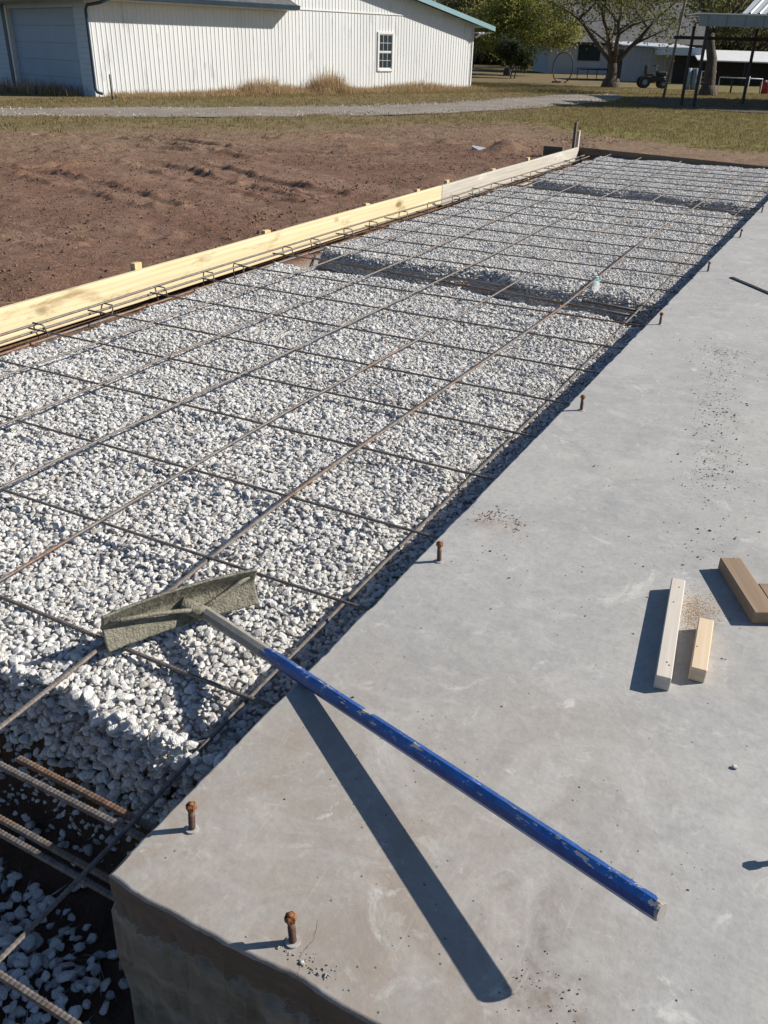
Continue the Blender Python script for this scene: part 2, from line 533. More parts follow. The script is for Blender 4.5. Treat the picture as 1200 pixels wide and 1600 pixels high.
BLUEG = mottled('faded_blue', (0.20, 0.26, 0.33), (0.15, 0.2, 0.27), 3, 0.7, 0, 0)
BARK = mottled('bark', (0.060, 0.048, 0.038), (0.115, 0.092, 0.072), 6, 0.95, 0, 0.9, 14, 0.05, stretch=(1, 1, 0.3))
ROADST = mottled('road_stone', (0.30, 0.265, 0.225), (0.54, 0.49, 0.43), 3, 0.9, 0, 0, coord='World')
CRUMB = mottled('soil_crumb', (0.10, 0.07, 0.05), (0.20, 0.16, 0.13), 40, 0.95, 0, 0, coord='World')
GCRUMB = mottled('grey_crumb', (0.16, 0.15, 0.14), (0.34, 0.32, 0.30), 60, 0.95, 0, 0, coord='World')
CLOD = mottled('soil_clod', (0.135, 0.075, 0.053), (0.20, 0.125, 0.088), 6, 0.95, 0, 0.6, 40, 0.01, coord='World')
STRAWC = mottled('straw', (0.42, 0.33, 0.19), (0.30, 0.22, 0.12), 20, 0.9, 0, 0, coord='World')
SAWD = mottled('sawdust', (0.50, 0.36, 0.21), (0.36, 0.24, 0.13), 60, 0.95, 0, 0, coord='World')
PEBW = mottled('white_pebble', (0.62, 0.60, 0.57), (0.5, 0.48, 0.46), 60, 0.8, 0, 0.3, 200, 0.002)
CAPT = mottled('teal_cap', (0.03, 0.30, 0.33), (0.04, 0.34, 0.36), 20, 0.4, 0, 0)


def mk_glass(name, col, rough=0.08):
    t = NT(name, rough, 0, 0.6)
    t.color(col)
    return t.m


GLASS = mk_glass('window_glass', (0.02, 0.032, 0.04), 0.25)
GLASS.node_tree.nodes['Principled BSDF'].inputs['Specular IOR Level'].default_value = 0.2


def mk_clear():
    t = NT('clear_plastic', 0.08, 0, 0.5)
    t.color((0.92, 0.95, 0.96))
    t.b.inputs['Transmission Weight'].default_value = 0.6
    t.b.inputs['IOR'].default_value = 1.2
    return t.m


CLEAR = mk_clear()


def mk_leaf(name, stops):
    t = NT(name, 0.7, 0, 0.2)
    a = t.attr('var')
    c = t.ramp(a, stops)
    t.color(c)
    tr = t.n('BsdfTranslucent'); t.lk(c, tr.inputs[0])
    mx = t.n('MixShader'); mx.inputs[0].default_value = 0.38
    t.lk(t.b.outputs[0], mx.inputs[1]); t.lk(tr.outputs[0], mx.inputs[2])
    out = [n for n in t.t.nodes if n.type == 'OUTPUT_MATERIAL'][0]
    t.lk(mx.outputs[0], out.inputs[0])
    return t.m


LEAF_O = mk_leaf('olive_leaves', [(0, (0.075, 0.088, 0.03)), (0.5, (0.125, 0.132, 0.048)), (1, (0.19, 0.17, 0.07))])
LEAF_Y = mk_leaf('yellow_green_leaves', [(0, (0.115, 0.145, 0.03)), (0.5, (0.20, 0.21, 0.05)), (1, (0.31, 0.27, 0.08))])
LEAF_D = mk_leaf('dark_leaves', [(0, (0.025, 0.038, 0.018)), (0.5, (0.042, 0.058, 0.026)), (1, (0.07, 0.08, 0.035))])
LEAF_W = mk_leaf('wood_leaves', [(0, (0.095, 0.112, 0.05)), (0.5, (0.165, 0.165, 0.08)), (1, (0.26, 0.225, 0.125))])
BLADE = mk_leaf('grass_blades', [(0, (0.135, 0.125, 0.04)), (0.45, (0.23, 0.185, 0.08)), (1, (0.38, 0.28, 0.15))])
DRY = mk_leaf('dry_grass_blades', [(0, (0.22, 0.145, 0.07)), (0.5, (0.38, 0.26, 0.14)), (1, (0.58, 0.44, 0.28))])


def set_var(me, vals):
    a = me.attributes.new('var', 'FLOAT', 'FACE')
    a.data.foreach_set('value', np.asarray(vals, dtype=np.float32))


# ------------------------------------------------------------------ scatter (ground cover made of real pieces)
def scatter(name, pts, rot, scl, idx, sources, kind='stuff', label=None, cat=None):
    coll = bpy.data.collections.new(name + '_pieces')
    for s_ in sources: coll.objects.link(s_)
    me = bpy.data.meshes.new(name)
    n = len(pts)
    me.vertices.add(n)
    me.vertices.foreach_set('co', np.asarray(pts, np.float32).ravel())
    a = me.attributes.new('rot', 'FLOAT_VECTOR', 'POINT'); a.data.foreach_set('vector', np.asarray(rot, np.float32).ravel())
    a = me.attributes.new('scl', 'FLOAT_VECTOR', 'POINT'); a.data.foreach_set('vector', np.asarray(scl, np.float32).ravel())
    a = me.attributes.new('idx', 'INT', 'POINT'); a.data.foreach_set('value', np.asarray(idx, np.int32))
    o = bpy.data.objects.new(name, me)
    COL.objects.link(o)
    ng = bpy.data.node_groups.new(name, 'GeometryNodeTree')
    ng.interface.new_socket('Geometry', in_out='INPUT', socket_type='NodeSocketGeometry')
    ng.interface.new_socket('Geometry', in_out='OUTPUT', socket_type='NodeSocketGeometry')
    gi = ng.nodes.new('NodeGroupInput'); go = ng.nodes.new('NodeGroupOutput')
    ip = ng.nodes.new('GeometryNodeInstanceOnPoints')
    ci = ng.nodes.new('GeometryNodeCollectionInfo')
    ci.inputs['Collection'].default_value = coll
    ci.inputs['Separate Children'].default_value = True
    ci.inputs['Reset Children'].default_value = True

    def at(nm, ty):
        nd = ng.nodes.new('GeometryNodeInputNamedAttribute')
        nd.data_type = ty
        nd.inputs['Name'].default_value = nm
        return nd.outputs['Attribute']
    ng.links.new(gi.outputs[0], ip.inputs['Points'])
    ng.links.new(ci.outputs[0], ip.inputs['Instance'])
    ip.inputs['Pick Instance'].default_value = True
    ng.links.new(at('idx', 'INT'), ip.inputs['Instance Index'])
    ng.links.new(at('rot', 'FLOAT_VECTOR'), ip.inputs['Rotation'])
    ng.links.new(at('scl', 'FLOAT_VECTOR'), ip.inputs['Scale'])
    ng.links.new(ip.outputs[0], go.inputs[0])
    md = o.modifiers.new('scatter', 'NODES')
    md.node_group = ng
    return tag(o, label, cat, None, kind)


def hull_stone(seed, npts, mat, squash=(1, 0.8, 0.65), bev=0.0):
    r = np.random.default_rng(seed)
    bm = bmesh.new()
    d = r.normal(size=(npts, 3)); d /= np.linalg.norm(d, axis=1)[:, None]
    d *= (0.82 + 0.3 * r.random((npts, 1)))
    for p in d: bm.verts.new((p[0] * squash[0], p[1] * squash[1], p[2] * squash[2]))
    h = bmesh.ops.convex_hull(bm, input=list(bm.verts))
    bmesh.ops.delete(bm, geom=[v for v in h['geom_interior'] if isinstance(v, bmesh.types.BMVert)], context='VERTS')
    if bev: bmesh.ops.bevel(bm, geom=list(bm.edges), offset=bev, segments=1, affect='EDGES')
    me = bpy.data.meshes.new('piece')
    bm.to_mesh(me); bm.free()
    me.materials.append(mat)
    return bpy.data.objects.new('piece_%03d' % seed, me)


def tuft_piece(seed, blades, h, spread, w, mat, lean=0.5):
    r = random.Random(seed)
    vs, fs, var = [], [], []
    for _ in range(blades):
        a = r.uniform(0, 6.283); bx, by = r.gauss(0, spread), r.gauss(0, spread)
        hh = h * r.uniform(0.5, 1.1); ln = lean * r.uniform(0.2, 1.0) * hh
        dx, dy = math.cos(a), math.sin(a); px, py = -dy * w / 2, dx * w / 2
        b = len(vs); v = r.random()
        vs += [(bx - px, by - py, -0.01), (bx + px, by + py, -0.01),
               (bx + dx * ln * 0.35 + px * 0.8, by + dy * ln * 0.35 + py * 0.8, hh * 0.6), (bx + dx * ln * 0.35 - px * 0.8, by + dy * ln * 0.35 - py * 0.8, hh * 0.6),
               (bx + dx * ln, by + dy * ln, hh)]
        fs += [(b, b + 1, b + 2, b + 3), (b + 3, b + 2, b + 4)]
        var += [v, v]
    me = bpy.data.meshes.new('tuft')
    me.from_pydata(vs, [], fs)
    me.materials.append(mat)
    set_var(me, var)
    return bpy.data.objects.new('tuft_%03d' % seed, me)


# ================================================================== THE SETTING
def slab_left(y):                   # left edge of the slab
    return -0.893 + (np.asarray(y) - 0.69) * 0.0098


TRACKS = [[(-8.59, 7.64), (-7.7, 7.46), (-6.77, 7.16), (-6.05, 6.82)],
          [(-9.17, 8.17), (-8.84, 8.94), (-8.51, 9.3), (-7.36, 8.82), (-5.94, 8.29), (-5.1, 8.02)],
          [(-11.47, 9.56), (-10.59, 9.97), (-10.07, 10.76), (-9.0, 10.97), (-8.02, 11.57), (-6.5, 12.4)],
          [(-12.4, 11.3), (-11.4, 11.9), (-10.2, 11.95), (-9.23, 11.73), (-7.98, 11.17)],
          [(-6.27, 5.07), (-5.85, 5.1), (-5.57, 5.04)],
          [(-8.65, 9.46), (-8.04, 9.77), (-6.0, 8.62), (-5.0, 8.3)],
          [(-9.5, 14.0), (-8.2, 15.5), (-6.4, 17.2)], [(-7.6, 13.2), (-6.8, 14.6), (-5.2, 16.4)]]
DIRT_EDGE = [(-13.64, 11.42), (-12.51, 11.82), (-12.48, 13.38), (-11.79, 14.41), (-10.45, 15.1), (-9.58, 17.13), (-8.5, 19.31), (-7.73, 21.0), (-6.17, 20.0), (-4.61, 18.6), (-2.88, 17.4), (-1.53, 16.9), (3, 16), (8, 14)]
DIRT_POLY = [(-18, 0), (-15, 8)] + DIRT_EDGE + [(8, -6), (-18, -6)]


def gravel_z(x, y):
    z = -0.10 + 0.017 * fbm(x * 2.2, y * 2.2, 2, 3) + 0.008 * vnoise(x * 9, y * 9, 5)
    w1 = 0.10 * vnoise(x * 2.0, y * 0 + 1.0, 8)
    yn = 5.12 + (-0.10) * (x + 1.0) + w1 * 0.6
    yf = 5.68 + (-0.125) * (x + 1.0) + w1
    z = z - 0.21 * sstep(yn - 0.02, yn + 0.16, y) * (1 - sstep(yf - 0.22, yf + 0.02, y))
    yn2 = 9.75 - 0.17 * (x + 1.0) + w1 * 0.5
    yf2 = 10.36 - 0.26 * (x + 1.0) + w1
    z = z - 0.22 * sstep(yn2 - 0.02, yn2 + 0.16, y) * (1 - sstep(yf2 - 0.25, yf2 + 0.02, y))
    lip = 1.085 + 0.05 * vnoise(x * 4, y * 0 + 3.0, 12)
    z = z - 0.034 * sstep(-1.16, -1.03, x) - 0.020 * (1 - sstep(1.45, 2.2, y))
    z = np.where(y < lip, np.maximum(z - 3.6 * (lip - y), -0.50), z)
    edge = -3.615 + 0.04 * vnoise(y * 2.2, x * 0 + 2.0, 15)
    z = np.where(x < edge, np.maximum(z - 1.6 * (edge - x), -0.5), z)
    return z


def ground_z(X, Y):
    z = -0.12 - 0.08 * sstep(6, 18, np.hypot(X + 4, Y - 6) * 0 + Y - 0.3 * X * 0) * sstep(3.0, 8.0, -X - 1)
    z = np.where(Y > 15, np.minimum(z, -0.12 - 0.08 * sstep(14.5, 19, Y)), z)
    near = sstep(-19, -13, X) * (1 - sstep(20, 25, Y)) * sstep(-12, -2, Y)
    z = z + near * (0.030 * fbm(X * 0.9, Y * 0.9, 3, 21) + 0.012 * fbm(X * 5, Y * 5, 3, 25))
    u_ = X * 0.8902 + Y * 0.4555; v_ = -X * 0.4555 + Y * 0.8902
    z = z + near * (0.026 * fbm(u_ * 0.55, v_ * 2.6, 3, 71) + 0.014 * np.abs(fbm(u_ * 1.6, v_ * 7, 2, 75)) + 0.010 * fbm(X * 11, Y * 11, 2, 78))
    brk = np.clip(0.55 + 1.5 * fbm(X * 4.5, Y * 4.5, 3, 45), 0.0, 1.5)
    for k, tr in enumerate(TRACKS):
        d = seg_dist(X, Y, tr) + 0.03 * vnoise(X * 2.5, Y * 2.5, 30 + k)
        z = z - 0.014 * (1 - sstep(0.12, 0.2, d)) + brk * 0.046 * np.exp(-((d - 0.24) / 0.045) ** 2) + brk * 0.015 * np.exp(-((d - 0.07) / 0.03) ** 2)
    # spoil heaped beside the form
    z = z + 0.05 * np.exp(-((X + 4.6) / 0.3) ** 2) * np.maximum(vnoise(Y * 1.4, X * 1.4, 50), 0) * sstep(2, 4, Y)
    z = z + 0.16 * np.exp(-(((X + 5.2) / 0.25) ** 2 + ((Y - 14.2) / 0.4) ** 2))
    # inside the forms
    pad = (X > -4.025) & (X < 7.0) & (Y > 0.2) & (Y < 14.15)
    sl = slab_left(Y)
    g = gravel_z(X, Y) - 0.011
    ledge = -0.138 + 0.02 * vnoise(X * 8, Y * 8, 61) - 0.35 * np.maximum(sstep(3.78, 3.84, -X), sstep(7.2, 7.7, Y))
    inside = np.where(X < -3.60, np.clip(np.maximum(np.where(Y > 7.5, -9, np.minimum(g, ledge)), ledge), -0.5, -0.13), g)
    inside = np.where((Y < 1.0), np.maximum(-0.52, np.minimum(g, -0.1)), inside)
    inside = np.where(X > sl - 0.02, -0.62, inside)
    z = np.where(pad, inside, z)
    pit = (Y <= 0.75) & (Y > -0.1) & (X < 7) & (X > -6)
    z = np.where(pit & ~(pad & (X > sl - 0.02)), -0.52 + 0.03 * vnoise(X * 5, Y * 5, 70), z)
    heap = 0.13 * np.exp(-(((X + 1.55) / 0.42) ** 2 + ((Y - 0.48) / 0.26) ** 2))
    z = np.where(pit & (X < sl - 0.02), z + heap, z)
    z = np.where((Y <= -0.1) & (X > -6), -0.30, z)
    return z


xs = np.concatenate([-15 - np.cumsum(0.3 * 1.13 ** np.arange(48))[::-1], np.arange(-15, -4.2, 0.034), np.arange(-4.2, -0.75, 0.04), np.arange(-0.75, 6, 0.25), 6 + np.cumsum(0.3 * 1.13 ** np.arange(48))])
ys = np.concatenate([-1 - np.cumsum(0.3 * 1.15 ** np.arange(40))[::-1], np.arange(-1, 0.2, 0.2), np.arange(0.2, 15, 0.042), np.arange(15, 23, 0.075), 23 + np.cumsum(0.12 * 1.09 ** np.arange(78))])
GX, GY = np.meshgrid(xs, ys)
GZ = ground_z(GX, GY)
nx, ny = len(xs), len(ys)
gme = bpy.data.meshes.new('ground')
verts = np.stack([GX, GY, GZ], -1).reshape(-1, 3)
ii = (np.arange(ny - 1)[:, None] * nx + np.arange(nx - 1)[None]).ravel()
faces = np.stack([ii, ii + 1, ii + nx + 1, ii + nx], 1)
gme.vertices.add(len(verts)); gme.vertices.foreach_set('co', verts.ravel())
gme.loops.add(faces.size); gme.loops.foreach_set('vertex_index', faces.ravel())
gme.polygons.add(len(faces)); gme.polygons.foreach_set('loop_start', np.arange(0, faces.size, 4))
gme.polygons.foreach_set('use_smooth', np.ones(len(faces), bool))
gme.update(calc_edges=True)
dirtm = in_poly(GX, GY, DIRT_POLY)
de = seg_dist(GX, GY, [(-15, 8)] + DIRT_EDGE)
sd_ = np.where(dirtm, -de, de)
grass = sstep(-2.6, 2.6, sd_)
green = sstep(-9.5, -5.0, GX) * sstep(17, 19, GY) * (1 - sstep(30, 40, GY)) + 0.5 * sstep(-14, -8, GX) * sstep(36, 42, GY)
padm = (GX > -4.025) & (GX < 7) & (GY < 14.2) & (GY > -0.2)
pitm = (GY <= 1.0) & (GY > -0.1) & (GX > -6)
stone = padm & (GX > -3.60) & (GX < -0.85) & (GY > 1.10)
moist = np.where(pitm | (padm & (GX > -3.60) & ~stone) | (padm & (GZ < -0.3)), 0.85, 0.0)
trk = np.zeros_like(GX)
for tr in TRACKS + [[(x_ + 0.55, y_ + 0.75) for x_, y_ in t_] for t_ in TRACKS]:
    trk = np.maximum(trk, 1 - sstep(0.12, 0.22, seg_dist(GX, GY, tr)))
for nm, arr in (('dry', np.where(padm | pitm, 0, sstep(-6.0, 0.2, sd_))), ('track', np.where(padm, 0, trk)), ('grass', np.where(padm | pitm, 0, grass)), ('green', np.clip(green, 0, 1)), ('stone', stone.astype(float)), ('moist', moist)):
    a = gme.attributes.new(nm, 'FLOAT', 'POINT')
    a.data.foreach_set('value', arr.ravel().astype(np.float32))
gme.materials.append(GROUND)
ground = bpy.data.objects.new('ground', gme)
COL.objects.link(ground)
tag(ground, kind='structure')


ROADP = [(-20.2, 9.5), (-16.54, 13.93), (-13.74, 16.84), (-11.22, 20.04), (-9.98, 22.63), (-9.29, 25.58), (-8.68, 29.82), (-8.3, 33.2), (-8.6, 35.5), (-9.4, 38.2), (-10.9, 36.2), (-11.6, 32.0), (-12.0, 27.2), (-13.2, 23.6), (-15.8, 19.4), (-18.7, 15.8), (-23, 12.2)]
# gravel drive
def strip(name, near, far, z, mat, n=90):
    def res(p, t):
        p = np.array(p); d = np.r_[0, np.cumsum(np.hypot(*np.diff(p, axis=0).T))]
        return np.stack([np.interp(t * d[-1], d, p[:, 0]), np.interp(t * d[-1], d, p[:, 1])], 1)
    t = np.linspace(0, 1, n)
    A_, B_ = res(near, t), res(far, t)
    jit = lambda s_: 0.38 * fbm(t * 40, t * 0, 4, s_)[:, None]
    dirn = B_ - A_
    dirn /= np.linalg.norm(dirn, axis=1)[:, None] + 1e-9
    A_ = A_ + dirn * jit(3); B_ = B_ + dirn * jit(9)
    K = 7
    vs = []
    for i in range(n):
        for k in range(K):
            f = k / (K - 1)
            p = A_[i] * (1 - f) + B_[i] * f
            vs.append((p[0], p[1], z + 0.035 * math.sin(math.pi * f)))
    fs = [(i * K + k, (i + 1) * K + k, (i + 1) * K + k + 1, i * K + k + 1) for i in range(n - 1) for k in range(K - 1)]
    return tag(MB().add(vs, fs, True).build(name, mat), kind='structure')


strip('gravel_road', [(-30, -4), (-20.2, 9.5), (-16.54, 13.93), (-13.74, 16.84), (-11.22, 20.04), (-9.98, 22.63), (-9.29, 25.58), (-8.68, 29.82), (-8.3, 33.2), (-8.6, 35.5)],
      [(-34, -1), (-23, 12.2), (-18.7, 15.8), (-15.8, 19.4), (-13.2, 23.6), (-12.0, 27.2), (-11.6, 32.0), (-10.9, 36.2), (-9.4, 38.2)], -0.185, ROAD)

# concrete slab: rough-edged block
lf = [(float(slab_left(y)) + 0.003 * float(fbm(y * 9, 0.5, 4, 2)) + 0.0015 * float(vnoise(y * 50, 1.5, 4)) + 0.007 * max(0.0, float(vnoise(y * 13, 7.5, 14)) - 0.45) * 2, float(y)) for y in np.arange(0.70, 13.9, 0.014)]
fr = [(float(x), 0.692 - 0.045 * float(x + 0.89) * 0 - 0.0014 * float(fbm(x * 6, 2.5, 3, 6)) - 0.0016 * float(vnoise(x * 55, 4.5, 6)) + 0.008 * max(0.0, float(vnoise(x * 11, 8.5, 15)) - 0.4) * 2 + 0.006 * float(np.exp(-((x + 0.50) / 0.05) ** 2))) for x in np.arange(-0.885, 6.0, 0.012)]
ring = fr + [(6.0, 0.69), (6.0, 13.9)] + lf[::-1]
nrg = len(ring)
cxy = Vector((2.5, 7.0))


def off(i, d):
    a = Vector(ring[i - 1]); b = Vector(ring[i]); c = Vector(ring[(i + 1) % nrg])
    t_ = (c - a).normalized()
    nn = Vector((t_.y, -t_.x))           # outward for counter-clockwise ring
    return b + nn * d


vs, fs = [], []
prof = [(-0.006, 0.0), (-0.001, -0.0018), (0.0005, -0.007), (0.002, -0.045), (0.0, -0.085), (0.010, -0.10), (0.013, -0.2), (0.006, -0.32), (0.014, -0.62)]
for dz_i, (d, z) in enumerate(prof):
    for i in range(nrg):
        p = off(i, d + (0.006 * rnd.uniform(-1, 1) if dz_i > 3 else 0.0012 * rnd.uniform(-1, 1) if dz_i else 0))
        vs.append((p.x, p.y, z))
bmS = bmesh.new()
bv = [bmS.verts.new(v) for v in vs]
topf = bmS.faces.new(bv[:nrg])
for k in range(len(prof) - 1):
    for i in range(nrg):
        j = (i + 1) % nrg
        f = bmS.faces.new((bv[k * nrg + i], bv[(k + 1) * nrg + i], bv[(k + 1) * nrg + j], bv[k * nrg + j]))
        f.smooth = k < 2
        f.material_index = 0 if k < 2 else 1
bmesh.ops.triangulate(bmS, faces=[topf])
bmesh.ops.recalc_face_normals(bmS, faces=list(bmS.faces))
sme = bpy.data.meshes.new('concrete_slab')
bmS.to_mesh(sme); bmS.free()
sme.materials.append(CONC); sme.materials.append(SIDE)
slab = bpy.data.objects.new('concrete_slab', sme)
COL.objects.link(slab)
tag(slab, kind='structure')

# ------------------------------------------------------------------ gravel bed
def jgrid(x0, x1, y0, y1, sp):
    gx, gy = np.meshgrid(np.arange(x0, x1, sp), np.arange(y0, y1, sp))
    gx = gx + rng.uniform(-0.48, 0.48, gx.shape) * sp
    gy = gy + rng.uniform(-0.48, 0.48, gy.shape) * sp
    return gx.ravel(), gy.ravel()


P_, S_ = [], []


def add_layer(x0, x1, y0, y1, sp, rmin, rmax, dz, cond=None, zf=None):
    x, y = jgrid(x0, x1, y0, y1, sp)
    k = x < slab_left(y) - 0.012
    k &= x > -3.635 + 0.04 * vnoise(y * 3, y * 0, 17)
    if cond is not None: k &= cond(x, y)
    x, y = x[k], y[k]
    r = rmin + (rmax - rmin) * rng.random(len(x)) ** 2.0
    z = (gravel_z(x, y) if zf is None else zf(x, y)) + dz + r * rng.uniform(-0.35, 0.35, len(x))
    P_.append(np.stack([x, y, z], 1)); S_.append(r)


add_layer(-3.75, -0.88, 1.02, 3.0, 0.0140, 0.0062, 0.0158, 0.0)
add_layer(-3.75, -0.88, 3.0, 8.0, 0.0145, 0.0064, 0.0142, 0.0)
add_layer(-3.75, -0.88, 8.0, 14.0, 0.0185, 0.0085, 0.0175, 0.0)
add_layer(-3.75, -0.88, 1.0, 7.0, 0.028, 0.010, 0.0165, -0.012)
add_layer(-3.75, -0.88, 1.0, 6.0, 0.060, 0.013, 0.021, 0.003)
# tumbled face at the front of the heap: bigger stones stacked down the slope
for kz in np.arange(-0.33, -0.10, 0.016):
    lipx = np.arange(-2.6, -0.9, 0.018)
    x = lipx + rng.uniform(-0.009, 0.009, lipx.shape)
    lipy = 1.085 + 0.05 * vnoise(x * 4, x * 0 + 3.0, 12)
    y = lipy - (-0.10 - kz) / 3.6 + rng.uniform(-0.012, 0.016, x.shape)
    keep = rng.random(x.shape) < np.clip((kz + 0.36 + 0.05 * vnoise(x * 5, x * 0, 3)) * 14, 0.1, 0.95)
    r = rng.uniform(0.010, 0.021, x.shape)
    P_.append(np.stack([x, y, np.full(x.shape, kz) + rng.uniform(-0.008, 0.008, x.shape)], 1)[keep]); S_.append(r[keep])
# loose heap in the pit at the front left
x, y = jgrid(-2.5, -1.0, 0.15, 0.86, 0.021)
dens = np.exp(-(((x + 1.6) / 0.52) ** 2 + ((y - 0.48) / 0.30) ** 2))
k = rng.random(len(x)) < dens * 3.2
x, y = x[k], y[k]
P_.append(np.stack([x, y, ground_z(x, y) + rng.uniform(0.0, 0.022, len(x))], 1)); S_.append(rng.uniform(0.011, 0.021, len(x)))
# strays rolled into the front trench
x, y = jgrid(-3.5, -0.95, 0.72, 1.05, 0.05)
k = rng.random(len(x)) < 0.13
x, y = x[k], y[k]
P_.append(np.stack([x, y, np.full(len(x), -0.50)], 1)); S_.append(rng.uniform(0.008, 0.018, len(x)))
PP = np.concatenate(P_); SS = np.concatenate(S_)
nP = len(PP)
stones = [hull_stone(100 + i, 20 + (i % 5) * 2, STONE, ((1, 0.88, 0.56), (1.1, 0.78, 0.5), (0.95, 0.92, 0.6), (1.25, 0.75, 0.52))[i % 4], 0.07) for i in range(14)]
scatter('gravel', PP, rng.uniform(0, 6.28, (nP, 3)) * np.array([0.0, 0.0, 1]) + rng.normal(0, 0.27, (nP, 3)), SS[:, None] * rng.uniform(0.85, 1.15, (nP, 3)), rng.integers(0, 14, nP), stones)

# loose stone on the drive
x = rng.uniform(-24, -6, 60000); y = rng.uniform(9, 42, 60000)
k = in_poly(x, y, ROADP) & (rng.random(60000) < 0.35 + 0.5 * fbm(x * 0.8, y * 0.8, 3, 111))
x, y = x[k], y[k]
r = rng.uniform(0.012, 0.034, len(x))
scatter('loose_road_stone', np.stack([x, y, -0.165 + r * 0.1], 1), rng.normal(0, 0.5, (len(x), 3)), r[:, None] * np.ones((1, 3)), rng.integers(0, 4, len(x)), [hull_stone(700 + i, 12, ROADST, (1, 0.85, 0.5)) for i in range(4)])

# soil clods and straw over the bare earth
x = rng.uniform(-14, -4.1, 150000); y = rng.uniform(2, 21.5, 150000)
cl = 0.5 + 0.5 * fbm(x * 1.3, y * 1.3, 4, 90)
k = in_poly(x, y, DIRT_POLY) & (rng.random(150000) < cl ** 1.8) & (x < -4.12)
x, y = x[k], y[k]
r = 0.003 + 0.014 * rng.random(len(x)) ** 4
r = np.where((x > -5.2) & (rng.random(len(x)) < 0.25), r * 1.5, r)
clods = [hull_stone(200 + i, 12, CLOD, (1, 0.85, 0.6)) for i in range(5)]
scatter('soil_crumbs', np.stack([x, y, ground_z(x, y) + r * 0.3], 1), rng.uniform(0, 6.28, (len(x), 3)), r[:, None] * np.ones((1, 3)), rng.integers(0, 5, len(x)), clods)
sm = MB().box((-0.5, -0.02, 0), (0.5, 0.02, 0.015)).add([(0.1, 0.0, 0), (0.14, 0.02, 0), (0.3, 0.24, 0.03)], [(0, 1, 2)])
sme2 = bpy.data.meshes.new('straw'); sme2.from_pydata(sm.v, [], sm.f); sme2.materials.append(STRAWC)
so = bpy.data.objects.new('straw_piece', sme2)
x = rng.uniform(-14, -4.2, 16000); y = rng.uniform(2, 21.5, 16000)
k = in_poly(x, y, DIRT_POLY) & (rng.random(16000) < (0.5 + 0.5 * fbm(x * 0.9, y * 0.9, 3, 95)) ** 1.8 + 0.10 + 0.6 * np.exp(-seg_dist(x, y, DIRT_EDGE) / 2.0))
x, y = x[k], y[k]
scatter('straw_litter', np.stack([x, y, ground_z(x, y) + 0.008], 1), np.stack([rng.normal(0, 0.2, len(x)), rng.normal(0, 0.2, len(x)), rng.uniform(0, 6.28, len(x))], 1),
        rng.uniform(0.025, 0.10, (len(x), 1)) * np.array([[1, 0.7, 0.7]]), np.zeros(len(x)), [so])

BA = np.array([-20.71, 21.03]); BT = np.array([0.304, 0.9527]); BN = np.array([0.9527, -0.304])
# ------------------------------------------------------------------ grass
tufts = [tuft_piece(300 + i, 9, 0.055, 0.05, 0.009, BLADE, 0.8) for i in range(5)]
x = rng.uniform(-21, 2, 90000); y = rng.uniform(11, 46, 90000)
outside = ~in_poly(x, y, DIRT_POLY)
dd = seg_dist(x, y, DIRT_EDGE)
dens = np.where(outside, 0.55 + 0.45 * sstep(0, 2, dd), 0.45 * np.exp(-dd / 0.8)) * (0.45 + 0.55 * (0.5 + 0.5 * fbm(x * 0.9, y * 0.9, 3, 97))) * (0.38 + 0.62 * np.maximum(sstep(-10, -6.5, x), ((x - BA[0]) * BN[0] + (y - BA[1]) * BN[1] < 2.2)))
lx = (x - BA[0]) * BN[0] + (y - BA[1]) * BN[1]; ly = (x - BA[0]) * BT[0] + (y - BA[1]) * BT[1]
k = (rng.random(90000) < dens) & ~in_poly(x, y, ROADP) & ~((lx < 0.1) & (ly > -0.1) & (ly < 17.2)) & (x > -22)
x, y = x[k], y[k]
sc_ = rng.uniform(0.5, 1.3, len(x)) * np.where(in_poly(x, y, DIRT_POLY), 0.6, 1.0)
scatter('grass', np.stack([x, y, ground_z(x, y)], 1), np.stack([x * 0, x * 0, rng.uniform(0, 6.28, len(x))], 1), sc_[:, None] * np.ones((1, 3)), rng.integers(0, 5, len(x)), tufts)

# tall dry weeds along the white building
weeds = [tuft_piece(340 + i, 12, 0.36, 0.12, 0.011, DRY, 0.6) for i in range(4)] + [tuft_piece(350 + i, 12, 0.22, 0.10, 0.02, BLADE, 0.6) for i in range(2)]
ly = rng.uniform(0.3, 17.2, 2600); lx = np.abs(rng.normal(0.35, 0.38, 2600)) + 0.08
prof_ = 0.28 + 0.75 * np.exp(-((ly - 8.9) / 0.7) ** 2) + 0.40 * np.exp(-((ly - 6.0) / 1.2) ** 2) + 0.25 * np.exp(-((ly - 13.5) / 1.5) ** 2)
hgt = prof_ * rng.uniform(0.5, 1.3, 2600) * np.exp(-(lx / 1.3) ** 2)
wx = BA[0] + BN[0] * lx + BT[0] * ly; wy = BA[1] + BN[1] * lx + BT[1] * ly
k = rng.random(2600) < 0.4 + prof_
wx, wy, hgt, ly = wx[k], wy[k], hgt[k], ly[k]
# a few by the garage corner
gx_ = BA[0] - BN[0] * rng.uniform(0.2, 4.5, 160) - BT[0] * rng.uniform(0.1, 0.7, 160); gy_ = BA[1] - BN[1] * rng.uniform(0.2, 4.5, 160) - BT[1] * rng.uniform(0.1, 0.7, 160)
wx = np.r_[wx, gx_]; wy = np.r_[wy, gy_]; hgt = np.r_[hgt, rng.uniform(0.15, 0.75, 160)]
hs = np.clip(hgt * 2.0, 0.35, 3)
scatter('dry_grass', np.stack([wx, wy, np.full(len(wx), -0.2)], 1), np.stack([wx * 0, wx * 0, rng.uniform(0, 6.28, len(wx))], 1), np.stack([0.7 + hs * 0.3, 0.7 + hs * 0.3, hs], 1), rng.choice([0, 1, 2, 3, 0, 1, 2, 3, 4, 5], len(wx)), weeds)

